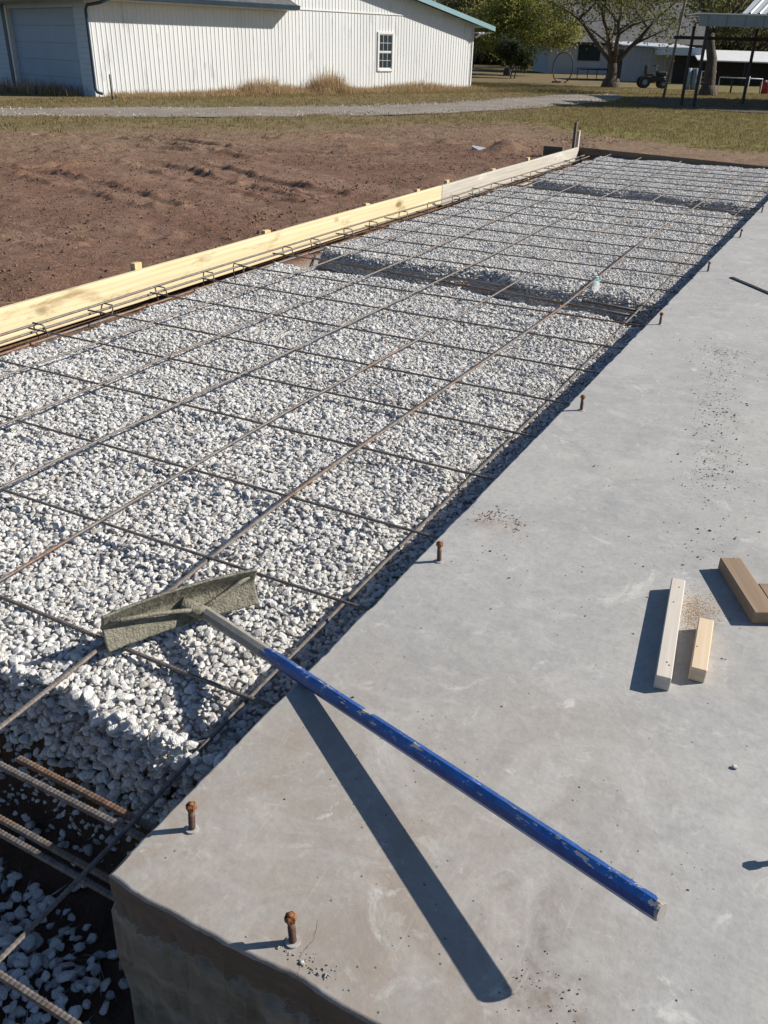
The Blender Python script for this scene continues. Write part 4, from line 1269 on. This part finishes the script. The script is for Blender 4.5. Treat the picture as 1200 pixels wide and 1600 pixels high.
# crumpled pale rag or film on the spoil beside the grey board
rg = hull_stone(502, 26, mottled('pale_film', (0.35, 0.38, 0.42), (0.5, 0.52, 0.55), 20, 0.35, 0, 0.5, 30, 0.02), (1, 0.6, 0.4)); rg.name = 'plastic_scrap'; COL.objects.link(rg)
rg.scale = (0.16, 0.16, 0.14); rg.location = (-5.55, 13.9, -0.09); rg.rotation_euler = (0, 0, 0.6)
tag(rg, 'crumpled grey plastic scrap on the soil behind the weathered board', 'plastic scrap')

# ================================================================== WHITE BUILDING
bl = empty('white_building', (-20.71, 21.03, -0.2), math.atan2(BN[1], BN[0]))
tag(bl, 'long white ribbed metal building with a teal roof edge and a garage wing', 'building')
WL = 17.05


def rake(y):
    return 4.18 - abs(y - 8.0) * 0.193 - 0.03


def ribbed(y0, y1, z0f, z1f, pitch=0.152, depth=0.011):
    vs, fs = [], []
    y = y0; cols = []
    while y < y1 - 1e-6:
        for dy, dx in ((0, 0), (0.104, 0), (0.116, depth), (0.140, depth)):
            if y + dy < y1: cols.append((y + dy, dx))
        y += pitch
    cols.append((y1, 0))
    for (yy, dx) in cols: vs += [(dx, yy, z0f(yy)), (dx, yy, z1f(yy))]
    for i in range(len(cols) - 1): fs.append((2 * i, 2 * i + 2, 2 * i + 3, 2 * i + 1))
    return vs, fs


SEAM = lambda y: 2.57
wy0, wy1, wz0, wz1 = 11.62, 12.45, 0.69, 2.0
for (a, b, z0f, z1f) in ((0, wy0, lambda y: 0.0, lambda y: min(2.56, rake(y))), (wy0, wy1, lambda y: 0.0, lambda y: wz0), (wy0, wy1, lambda y: wz1, lambda y: min(2.56, rake(y))), (wy1, WL, lambda y: 0.0, lambda y: min(2.56, rake(y)))):
    MB().add(*ribbed(a, b, z0f, z1f)).build('wall', WHITEW, bl)
MB().add(*ribbed(0, 16.2, lambda y: min(2.585, rake(y) - 0.01), rake)).build('gable_wall', WHITEW, bl)
MB().box((0.005, 0, 2.555), (0.03, 16.25, 2.59)).build('seam_trim', WHITE, bl)
MB().box((0.0, WL - 0.001, 0), (0.035, WL + 0.06, rake(WL) - 0.01)).build('corner_trim', WHITE, bl)
MB().box((-12, WL, 0.0), (-0.001, WL + 0.02, rake(WL))).box((-12.02, 0.0, 0), (-12, WL, 2.5)).build('far_wall', WHITEW, bl)
# window
wf = MB()
for lo, hi in (((-0.02, wy0, wz0), (0.04, wy0 + 0.07, wz1)), ((-0.02, wy1 - 0.07, wz0), (0.04, wy1, wz1)), ((-0.02, wy0 + 0.07, wz1 - 0.07), (0.04, wy1 - 0.07, wz1)), ((-0.02, wy0 + 0.07, wz0), (0.05, wy1 - 0.07, wz0 + 0.08))):
    wf.box(lo, hi)
win = wf.build('window', WHITE, bl)
zm = (wz0 + wz1) / 2
for nm, za, zb, xo in (('upper_sash', zm - 0.01, wz1 - 0.07, 0.006), ('lower_sash', wz0 + 0.08, zm - 0.012, -0.006)):
    s_ = MB()
    ya, yb = wy0 + 0.07, wy1 - 0.07
    s_.box((xo - 0.012, ya, za), (xo + 0.012, ya + 0.03, zb)).box((xo - 0.012, yb - 0.03, za), (xo + 0.012, yb, zb))
    s_.box((xo - 0.012, ya + 0.035, za), (xo + 0.012, yb - 0.035, za + 0.035)).box((xo - 0.012, ya + 0.035, zb - 0.035), (xo + 0.012, yb - 0.035, zb))
    for k_ in (1, 2): yy = ya + (yb - ya) * k_ / 3; s_.box((xo - 0.006, yy - 0.0055, za + 0.035), (xo + 0.0065, yy + 0.0055, zb - 0.035))
    s_.box((xo - 0.0062, ya + 0.035, (za + zb) / 2 - 0.0055), (xo + 0.006, yb - 0.035, (za + zb) / 2 + 0.0055))
    s_.build(nm, WHITE, win)
    MB().box((xo - 0.004, ya + 0.026, za + 0.03), (xo - 0.001, yb - 0.026, zb - 0.03)).build('pane', GLASS, win)
# main teal roof, two slopes
ov = 0.42
for (ya, yb) in ((8.0, 17.92), (-0.9, 8.0)):
    m_ = MB(); n_ = 16
    vs, fs = [], []
    for i in range(n_ + 1):
        yy = ya + (yb - ya) * i / n_
        zt = 4.18 - abs(yy - 8.0) * 0.193 + 0.02
        vs += [(-12.3, yy, zt), (ov, yy, zt), (ov, yy, zt + 0.05), (-12.3, yy, zt + 0.05)]
    for i in range(n_):
        for k_ in range(4): fs.append((4 * i + k_, 4 * i + (k_ + 1) % 4, 4 * i + 4 + (k_ + 1) % 4, 4 * i + 4 + k_))
    fs += [(0, 3, 2, 1), (4 * n_, 4 * n_ + 1, 4 * n_ + 2, 4 * n_ + 3)]
    if ya > 0 or True: m_.add(vs, fs).build('roof', TEAL, bl)
fv, ff = [], []
for yy in (4.0, 8.0, 17.95):
    zt = 4.18 - abs(yy - 8.0) * 0.193 + 0.072
    fv += [(ov + 0.003, yy, zt - 0.17), (ov + 0.035, yy, zt - 0.17), (ov + 0.035, yy, zt), (ov + 0.003, yy, zt)]
for i in (0, 1):
    for k_ in range(4): ff.append((4 * i + k_, 4 * i + (k_ + 1) % 4, 4 * i + 4 + (k_ + 1) % 4, 4 * i + 4 + k_))
ff += [(0, 3, 2, 1), (8, 9, 10, 11)]
MB().add(fv, ff).build('roof_edge', TEAL, bl)
MB().box((-0.3, 17.1, 2.08), (0.3, 17.8, 2.12)).build('soffit', WHITE, bl)
# garage wing: face at y=0, looking towards -y
m_ = MB()
for k_ in range(20):
    z0, z1 = k_ * 0.145, (k_ + 1) * 0.145 - 0.004
    for (xa, xb) in ((-0.72, 0.0), (-7.2, -5.55)) if z1 < 2.36 else ((-7.2, 0.0),):
        m_.add([(xa, -0.018, z0), (xb, -0.018, z0), (xb, -0.003, z1), (xa, -0.003, z1), (xa, 0.01, z0), (xb, 0.01, z0)], [(0, 1, 2, 3), (0, 4, 5, 1)])
m_.build('siding', SIDING, bl)
gd = MB().box((-5.18, 0.13, 0.0), (-0.72, 0.15, 2.33)).build('garage_door', DOORM, bl)
for k_ in range(5): MB().box((-5.175, 0.10, k_ * 0.465 + 0.004), (-0.725, 0.129, (k_ + 1) * 0.465 - 0.006)).build('panel', DOORM, gd)
MB().box((-5.30, -0.05, 0), (-5.18, 0.12, 2.42)).build('door_jamb', WHITE, bl)
MB().box((-5.55, -0.06, 0), (-5.30, 0.04, 2.44)).build('door_trim', NAVY, bl)
MB().box((-5.1799, -0.03, 2.33), (-0.66, 0.12, 2.40)).build('door_header', SIDING, bl)
MB().box((-0.01, -0.03, 0), (0.03, -0.0185, 2.6)).build('corner_board', SIDING, bl)
# wing roof with gutter and downspout
rv, rf = [], []
for yy in (-0.55, 7.45):
    rv += [(0.46, yy, 2.56), (-3.2, yy, 4.05), (-7.0, yy, 2.5), (-7.0, yy, 2.58), (-3.2, yy, 4.15), (0.46, yy, 2.66)]
rf = [(i, (i + 1) % 6, 6 + (i + 1) % 6, 6 + i) for i in range(6)] + [(5, 4, 3, 2, 1, 0), (6, 7, 8, 9, 10, 11)]
MB().add(rv, rf).build('wing_roof', SHING, bl)
MB().box((0.02, -0.5, 2.50), (0.455, 7.40, 2.53)).build('soffit', WHITE, bl)
gt = MB()
gt.add([(0.462, -0.55, 2.66), (0.462, -0.55, 2.53), (0.55, -0.55, 2.53), (0.585, -0.55, 2.645), (0.575, -0.55, 2.645), (0.54, -0.55, 2.545), (0.472, -0.55, 2.545), (0.472, -0.55, 2.66)] +
       [(0.462, 7.46, 2.66), (0.462, 7.46, 2.53), (0.55, 7.46, 2.53), (0.585, 7.46, 2.645), (0.575, 7.46, 2.645), (0.54, 7.46, 2.545), (0.472, 7.46, 2.545), (0.472, 7.46, 2.66)],
       [(i, (i + 1) % 8, 8 + (i + 1) % 8, 8 + i) for i in range(8)] + [(7, 6, 5, 4, 3, 2, 1, 0), (8, 9, 10, 11, 12, 13, 14, 15)])
gt.build('gutter', NAVY, bl)
MB().tube([(0.5, 0.55, 2.54), (0.42, 0.25, 2.43), (0.10, 0.02, 2.37), (0.06, -0.02, 2.25), (0.06, -0.02, 0.25), (0.07, 0.02, 0.14), (0.2, 0.12, 0.10)], 0.045, 8).build('downspout', NAVY, bl)
MB().tube([(0.35, 17.35, 2.1), (0.2, 17.25, 2.02), (0.09, 17.15, 1.92)], 0.04, 8).build('downspout', WHITE, bl)
MB().box((-12, 0.3, 0), (-0.4, 16.8, 0.02)).build('floor', SIDE, bl)
tag(MB().tube([(-19.32, 20.24, -0.25), (-19.33, 20.25, 0.46)], 0.022, 6).build('steel_stake', STEELD), 'thin dark stake standing in the grass before the white ribbed wall', 'stake')

# ================================================================== TREES
def leaf_mesh(pts, size, seed, per):
    r = np.random.default_rng(seed)
    c = np.repeat(np.asarray(pts), per, axis=0)
    n_ = len(c)
    a = r.normal(size=(n_, 3)); a /= np.linalg.norm(a, axis=1)[:, None]
    b = r.normal(size=(n_, 3)); b -= a * (a * b).sum(1)[:, None]; b /= np.linalg.norm(b, axis=1)[:, None]
    s_ = size * r.uniform(0.6, 1.3, (n_, 1))
    return c, a * s_, b * s_ * 0.55, r


def tree(name, label, loc, h, spread, trunk_r, leaf, seed, fork=0.25, leafsize=0.1, per=34, puff=0.5, levels=3, group=None, lean=(0, 0), nfork=4, droop=0.0, low=0.0, cat='tree', stems=1):
    r = random.Random(seed)
    root = empty(name, loc)
    mb_ = MB(); tips = []

    def grow(p, d, L, rad, lev):
        n_ = 5
        pts_, rr = [p], [rad]
        q = p.copy(); dd = d.copy()
        for i in range(n_):
            dd = (dd + Vector((r.gauss(0, 0.16), r.gauss(0, 0.16), r.gauss(0.03, 0.1) - droop * lev * 0.06))).normalized()
            q = q + dd * (L / n_)
            pts_.append(q.copy()); rr.append(rad * (1 - 0.5 * (i + 1) / n_))
            if lev >= 2 and i >= 1: tips.append(q.copy())
        mb_.tube(pts_, rr, 7 if lev == 0 else 5 if lev < 2 else 4)
        if lev < levels:
            k_ = nfork if lev == 0 else r.choice((3, 4))
            a0 = r.uniform(0, 6.28)
            for j in range(k_):
                a = a0 + 6.283 * j / k_ + r.uniform(-0.5, 0.5)
                up_ = r.uniform(0.15, 0.75) if lev < 2 else r.uniform(-0.4, 0.6)
                nd = Vector((math.cos(a) * spread, math.sin(a) * spread, up_)).normalized()
                nd = (nd + dd * 0.45).normalized()
                start = pts_[-1] if j % 2 == 0 or lev == 0 else pts_[r.choice((2, 3, 4))]
                grow(start.copy(), nd, L * r.uniform(0.62, 0.9) if lev else h * r.uniform(0.28, 0.42), rr[-1] * r.uniform(0.62, 0.85), lev + 1)
        else:
            tips.append(q.copy())
    for s_ in range(stems):
        o_ = Vector((0.25 * (s_ - (stems - 1) / 2), 0, -0.1)) if stems > 1 else Vector((0, 0, -0.15))
        grow(o_, Vector((lean[0] + (0.1 * (s_ * 2 - 1) if stems > 1 else 0), lean[1], 1)).normalized(), h * fork, trunk_r, 0)
    if stems == 1:
        mb_.tube([(0, 0, -0.3), (0, 0, 0.15), (0, 0, 0.4)], [trunk_r * 1.7, trunk_r * 1.25, trunk_r * 1.02], 9)
    mb_.build('trunk', BARK, root)
    tp = np.array([t_ for t_ in tips if t_.z > low])
    rr_ = np.random.default_rng(seed)
    cpts = np.concatenate([tp + rr_.normal(0, puff * 0.55, tp.shape) for _ in range(2)])
    cpts = cpts[rr_.random(len(cpts)) < 0.9]
    per_ = max(4, int(per / 2))
    c, a, b, r2 = leaf_mesh(cpts, leafsize, seed, per_)
    c = c + r2.normal(0, puff * 0.42, c.shape) * np.array([1, 1, 0.75])
    V = np.stack([c - a - b * 0.2, c + b, c + a, c - b], 1).reshape(-1, 3)
    F = np.arange(len(V)).reshape(-1, 4)
    me = bpy.data.meshes.new('crown')
    me.vertices.add(len(V)); me.vertices.foreach_set('co', V.ravel())
    me.loops.add(F.size); me.loops.foreach_set('vertex_index', F.ravel())
    me.polygons.add(len(F)); me.polygons.foreach_set('loop_start', np.arange(0, F.size, 4))
    me.update(calc_edges=True)
    clus = np.repeat(rr_.random(len(cpts)), per_)
    set_var(me, np.clip(0.65 * clus + 0.35 * r2.random(len(F)), 0, 1))
    me.materials.append(leaf)
    cr = bpy.data.objects.new('crown', me); COL.objects.link(cr); cr.parent = root
    return tag(root, label, cat, group)


FH = Vector((-0.4555, 0.8902, 0)); RH = Vector((0.8902, 0.4555, 0))


def at(lat, dep, z=-0.2):
    p = FH * dep + RH * lat
    return (p.x, p.y, z)


tree('oak_tree', 'big spreading oak with dark low limbs beside the gravel drive', (-11.88, 46.3, -0.2), 7.5, 1.15, 0.36, LEAF_O, 7, 0.16, 0.07, 24, 0.6, 3, nfork=5, droop=0.32, low=1.75)
tree('big_tree', 'thick dark trunked tree rising behind the open shelter', (-6.55, 41.6, -0.2), 5.0, 0.6, 0.30, LEAF_O, 12, 0.52, 0.075, 16, 0.5, 3, nfork=3, low=2.2, lean=(0.22, 0.0))
tree('yellow_tree', 'yellow green leafy tree left of the grey roofed house', at(7.7, 66), 6.0, 0.85, 0.2, LEAF_Y, 21, 0.2, 0.10, 60, 0.7, 3, lean=(0.28, 0.12), low=1.0, droop=0.2)
tree('young_tree', 'small dark leaved tree on two thin stems in the lawn', (-20.3, 55.5, -0.2), 2.5, 0.8, 0.05, LEAF_D, 31, 0.30, 0.07, 60, 0.3, 2, stems=2, low=0.75)
BK = []
for i in range(3):
    BK.append(tree('woodland_tree', 'tall olive leaved tree in the wood behind the house and sheds', at(12 + 13 * i, 88 + 3 * i), 10 + i, 0.85, 0.22, LEAF_W, 50 + i, 0.18, 0.12, 40, 0.85, 3, low=0.8, droop=0.15, group='trees of the wood behind the houses'))
for i in range(15):
    o = dup(BK[i % 3])
    o.location = at(8 + 3.1 * i + rnd.uniform(-0.8, 0.8), rnd.choice((84, 92, 99)) + rnd.uniform(-2, 2))
    o.rotation_euler = (0, 0, rnd.uniform(0, 6.28))
    s_ = rnd.uniform(0.62, 1.0); o.scale = (s_, s_, s_ * rnd.uniform(0.9, 1.1))
# far wood as one mass of leaf clumps
src = []
for i in range(4):
    c, a, b, r2 = leaf_mesh(np.zeros((1, 3)), 0.17, 600 + i, 60)
    c = r2.normal(0, 0.55, c.shape)
    V = np.stack([c - a, c + b, c + a, c - b], 1).reshape(-1, 3)
    me = bpy.data.meshes.new('clump'); me.from_pydata([tuple(v) for v in V], [], [tuple(range(4 * k_, 4 * k_ + 4)) for k_ in range(60)])
    set_var(me, np.clip(rng.random(60) * 0.6 + 0.1 * i, 0, 1)); me.materials.append(LEAF_W)
    src.append(bpy.data.objects.new('clump_%d' % i, me))
n_ = 5200
lat = rng.uniform(-60, 90, n_); dep = rng.uniform(106, 118, n_)
top = 4.6 + 3.0 * fbm(lat * 0.22, lat * 0, 3, 4)
zz = rng.random(n_) ** 1.1 * top
pw = np.array([at(a_, d_, 0) for a_, d_ in zip(lat, dep)]); pw[:, 2] = zz - 0.2
scatter('distant_wood', pw, rng.uniform(0, 6.28, (n_, 3)), rng.uniform(1.1, 1.9, (n_, 1)) * np.ones((1, 3)), rng.integers(0, 4, n_), src)

# ================================================================== FAR HOUSE
def to_local(name, lat, dep, rz_extra=0.0, z=-0.2):
    o = empty(name, at(lat, dep, z), math.atan2(RH.y, RH.x) + rz_extra)     # local x to the right, local y away from the camera
    return o


hs_ = to_local('grey_roofed_house', 11.6, 73)
tag(hs_, 'low pale house with a broad grey shingled roof behind the trees', 'house')
MB().box((0, 0, 0), (11.5, 8, 2.15)).build('wall', HWALL, hs_)
MB().add([(-0.5, -0.5, 2.12), (12, -0.5, 2.12), (12, 4, 5.0), (-0.5, 4, 5.0), (-0.5, 8.5, 2.12), (12, 8.5, 2.12), (-0.5, -0.5, 2.0), (12, -0.5, 2.0), (12, 8.5, 2.0), (-0.5, 8.5, 2.0)],
         [(0, 1, 2, 3), (3, 2, 5, 4), (6, 7, 1, 0), (1, 7, 8, 5, 2), (0, 3, 4, 9, 6), (4, 5, 8, 9), (9, 8, 7, 6)]).build('roof', GSHING, hs_)
MB().box((-0.5, -0.56, 1.95), (12, -0.505, 2.13)).build('fascia', BLACKP, hs_)
for (xa, xb, za, zb) in ((2.2, 3.7, 1.0, 1.9), (6.2, 7.0, 0.75, 1.85)):
    f_ = MB().box((xa - 0.08, -0.05, za - 0.08), (xa, 0.0, zb + 0.08)).box((xb, -0.05, za - 0.08), (xb + 0.08, 0.0, zb + 0.08)).box((xa, -0.05, za - 0.08), (xb, 0.0, za)).box((xa, -0.05, zb), (xb, 0.0, zb + 0.08)).box(((xa + xb) / 2 - 0.03, -0.04, za), ((xa + xb) / 2 + 0.03, -0.01, zb)).build('window', BLACKP, hs_)
    MB().box((xa, -0.02, za), (xb, -0.004, zb)).build('pane', GLASS, f_)
MB().box((7.6, -1.6, 0), (9.8, -0.05, 1.55)).build('porch_panel', WHITEW, hs_)
for x_ in (7.3, 9.9): MB().box((x_, -1.7, 0), (x_ + 0.12, -1.58, 2.0)).build('porch_post', BLACKP, hs_)

# corrugated shed and the low white roofed shed
sh = to_local('metal_shed', 13.6, 58)
tag(sh, 'pale blue corrugated metal shed behind the spreading oak', 'shed')
v_, f_ = ribbed(0, 4.2, lambda y: 0.0, lambda y: 1.85 - 0.03 * y, 0.3, 0.04)
MB().add([(y_, -x_, z_) for x_, y_, z_ in v_], f_).build('wall', HWALL, sh)
MB().box((0, 0.05, 0), (4.2, 4, 1.7)).build('back_wall', BLACKP, sh)
MB().add([(-0.2, -0.3, 1.88), (4.4, -0.3, 1.76), (4.4, 4, 2.0), (-0.2, 4, 2.1), (-0.2, -0.3, 1.94), (4.4, -0.3, 1.82), (4.4, 4, 2.06), (-0.2, 4, 2.16)], [(0, 1, 2, 3), (7, 6, 5, 4), (0, 4, 5, 1), (1, 5, 6, 2), (2, 6, 7, 3), (3, 7, 4, 0)]).build('roof', GALV, sh)
ls = to_local('low_shed', 15.9, 55, -0.10)
tag(ls, 'long low open shed with a white sloping roof behind the shelter', 'shed')
MB().add([(1.2, 0, 1.20), (14, 0, 1.1), (14, 2.2, 1.62), (1.2, 2.2, 1.72), (1.2, 0, 1.26), (14, 0, 1.16), (14, 2.2, 1.68), (1.2, 2.2, 1.78)], [(0, 1, 2, 3), (7, 6, 5, 4), (0, 4, 5, 1), (1, 5, 6, 2), (2, 6, 7, 3), (3, 7, 4, 0)]).build('roof', WHITE, ls)
MB().box((-0.8, 1.0, 1.45), (1.6, 3.0, 1.85)).build('roof_box', SIDING, ls)
for k_ in range(6): MB().box((1.4 + k_ * 2.45, 0.15, 0), (1.5 + k_ * 2.45, 0.25, 1.2)).build('post', STEELD, ls)
MB().box((0.3, 2.0, 0), (14, 2.1, 1.55)).build('back_wall', BLACKP, ls)

# open shelter with a metal roof
pv = to_local('open_shelter', 9.15, 29.9)
tag(pv, 'open shelter with a ribbed metal roof on dark posts at the right edge', 'shelter')
for nm_, x_, y_ in (('a', 0.35, 0.2), ('b', 2.75, 0.2), ('c', 0.25, 1.2), ('d', 2.9, 3.0), ('e', 7.5, 0.2), ('f', 7.5, 3.0)):
    MB().box((x_ - 0.04, y_ - 0.04, 0), (x_ + 0.04, y_ + 0.04, 2.3)).build('post', STEELD, pv)
FASC = mottled('blue_grey_fascia', (0.20, 0.235, 0.26), (0.25, 0.285, 0.31), 2, 0.5, 0.1, 0)
for k_ in range(30):
    MB().box((0.0 + k_ * 0.28, -0.02 - 0.012 * (k_ % 2), 2.27), (0.272 + k_ * 0.28, 0.01, 2.58)).build('fascia_panel', FASC, pv)
MB().box((-0.05, -0.06, 2.582), (1.2, 1.25, 2.62)).box((1.2005, -0.06, 2.582), (8.5, 3.4, 2.62)).build('flat_roof', GALV, pv)
MB().box((2.3, 3.41, 2.55), (9.5, 8.0, 2.60)).build('shade_roof', STEELD, pv)  # hidden roof added behind the shelter to darken the ground below
up = Vector((1.1, 1.2, 0.85))
rvs, rfs = [], []
for k_ in range(34):
    x0 = 1.25 + k_ * 0.28
    for dx, dz in ((0, 0), (0.2, 0), (0.215, 0.03), (0.265, 0.03)):
        rvs += [(x0 + dx, 0.0, 2.624 + dz), (x0 + dx + up.x * 3, up.y * 3, 2.624 + dz + up.z * 3)]
nn_ = len(rvs) // 2
rfs = [(2 * i, 2 * i + 2, 2 * i + 3, 2 * i + 1) for i in range(nn_ - 1)]
MB().add(rvs, rfs).build('roof', GALV, pv)
MB().add([(1.25, 0.02, 2.622), (1.25 + up.x * 3, up.y * 3, 2.61 + up.z * 3), (11.0, up.y * 3, 2.61 + up.z * 3), (11.0, 0.02, 2.622), (11.0, 3.65, 2.622), (4.5, 3.65, 2.622)], [(0, 1, 5), (1, 2, 4, 5), (2, 3, 4)]).build('gable_end', SIDING, pv)
MB().box((0.2, 3.04, 1.95), (8.4, 3.1, 2.05)).build('tie_beam', STEELD, pv)
tag(MB().prism([at(8.6, 29.6)[:2], at(10.6, 28.2)[:2], at(20, 27.6)[:2], at(22, 36)[:2], at(9.0, 36.5)[:2], at(8.2, 33)[:2]], -0.26, -0.165).build('shelter_shade_sheet', mottled('shelter_shade_soil', (0.055, 0.055, 0.048), (0.085, 0.08, 0.068), 2, 0.9)), kind='structure')  # dark sheet: shade under the shelter and trees put into its colour

# pole, gate, pipe frame, mower, bin, hoop, trampoline
tag(MB().tube([(-7.30, 36.4, -0.25), (-7.05, 36.0, 2.0), (-6.72, 35.3, 5.2), (-6.6, 35.1, 7.5)], [0.05, 0.045, 0.04, 0.038], 8).build('utility_pole', POLEM), 'thin leaning pale pole standing left of the open shelter', 'pole')
gt_ = to_local('wire_gate', 14.0, 44.0)
tag(gt_, 'white barred livestock gate behind the left posts of the shelter', 'gate')
MB().tube([(0, 0, 0), (0, 0, 0.85), (0.62, 0, 0.85), (0.62, 0, 0), (0, 0, 0.02)], 0.03, 6).build('gate_frame', WHITE, gt_)
for k_ in range(4): MB().tube([(0.12 + 0.125 * k_, 0.0, 0.03), (0.12 + 0.125 * k_, 0.0, 0.82)], 0.012, 5).build('bar', WHITE, gt_)
for k_ in range(3): MB().tube([(0.02, 0.02, 0.2 + 0.2 * k_), (0.60, 0.02, 0.2 + 0.2 * k_)], 0.012, 5).build('bar', WHITE, gt_)
fr_ = to_local('pipe_frame', 14.35, 42.5)
tag(fr_, 'white pipe frame like a low goal standing in the grass beyond the shelter', 'frame')
MB().tube([(0, 0, 0), (0, 0, 0.66), (1.9, 0, 0.62), (1.9, 0, 0)], 0.025, 6).build('pipe', WHITE, fr_)
MB().tube([(1.35, 0.1, 0.0), (1.35, 0.1, 0.72)], 0.018, 6).build('upright', WHITE, fr_)
MB().box((0.7, 0.4, 0.0), (0.76, 0.46, 0.55)).build('stub_post', STEELD, fr_)
mo = to_local('riding_mower', 12.0, 47.0)
tag(mo, 'black riding mower parked beside the oak trunk', 'mower')
MB().box((0.1, 0.0, 0.28), (1.25, 0.55, 0.55), 0.06).build('body', BLACKP, mo)
MB().box((0.85, 0.05, 0.55), (1.3, 0.5, 0.75), 0.05).build('hood', STEELD, mo)
MB().box((0.3, 0.08, 0.55), (0.65, 0.48, 0.64), 0.02).box((0.24, 0.08, 0.62), (0.32, 0.48, 1.0), 0.02).build('seat', BLACKP, mo)
MB().tube([(0.85, 0.27, 0.6), (0.75, 0.27, 0.98)], 0.02, 6).tube([(0.62, 0.12, 0.98), (0.75, 0.1, 1.0), (0.88, 0.27, 0.98), (0.75, 0.44, 1.0), (0.62, 0.42, 0.98)], 0.016, 6).build('steering_wheel', BLACKP, mo)
for (x_, y_, r__) in ((0.25, -0.04, 0.27), (0.25, 0.46, 0.27), (1.15, -0.04, 0.2), (1.15, 0.46, 0.2)):
    wv = MB().tube([(x_, y_, r__), (x_, y_ + 0.13, r__)], r__, 16, smooth=False).build('wheel', BLACKP, mo)
    MB().tube([(x_, y_ - 0.01, r__), (x_, y_ + 0.14, r__)], r__ * 0.45, 12, smooth=False).build('rim', BLUEG, wv)
bn = to_local('red_bin', 16.6, 43.0)
tag(bn, 'small red bin with a pale lid knob at the right edge', 'bin')
MB().tube([(0, 0, 0.0), (0, 0, 0.45), (0, 0, 0.5)], [0.19, 0.23, 0.20], 14).build('body', REDP, bn)
MB().tube([(0, 0, 0.5), (0, 0, 0.56)], 0.05, 8).build('lid_knob', WHITE, bn)
ho = to_local('metal_hoop', 9.05, 52.0, 0.25)
tag(ho, 'large rusty metal hoop standing upright on the lawn', 'hoop')
MB().tube([(0.58 * math.cos(a_), 0, 0.72 + 0.75 * math.sin(a_)) for a_ in np.linspace(-1.4, 4.54, 40)], 0.032, 7).build('ring', STEELD, ho)
MB().box((-0.5, -0.15, 0), (-0.1, 0.15, 0.08)).build('foot', STEELD, ho)
tp_ = to_local('trampoline', 12.4, 60.5)
tag(tp_, 'low dark round trampoline on thin legs in front of the house', 'trampoline')
MB().tube([(0, 0, 0.52), (0, 0, 0.55), (0, 0, 0.6)], [0.75, 1.0, 1.02], 24, smooth=False).build('mat', BLACKP, tp_)
MB().tube([(1.04 * math.cos(a_), 1.04 * math.sin(a_), 0.6) for a_ in np.linspace(0, 6.283, 33)], 0.03, 6).build('rim', BLUEG, tp_)
for a_ in (0.1, 1.67, 3.24, 4.81): MB().tube([(0.95 * math.cos(a_), 0.95 * math.sin(a_), 0.0), (0.95 * math.cos(a_), 0.95 * math.sin(a_), 0.57)], 0.025, 6).build('leg', BLACKP, tp_)
for k_, (x_, lab) in enumerate(((14.15, 'faded blue upright drum beside the white gate, left one'), (14.5, 'faded blue upright drum beside the white gate, right one'))):
    o = to_local('barrel', x_, 46.5)
    MB().tube([(0, 0, 0), (0, 0, 0.28), (0, 0, 0.30), (0, 0, 0.33), (0, 0, 0.58), (0, 0, 0.61), (0, 0, 0.64), (0, 0, 0.9)], [0.16, 0.16, 0.175, 0.16, 0.16, 0.175, 0.16, 0.155], 14).build('body', BLUEG, o)
    MB().tube([(0, 0, 0.9), (0, 0, 0.93)], 0.14, 14, smooth=False).build('lid', WHITE, o)
    tag(o, lab, 'barrel', 'drums beside the gate')
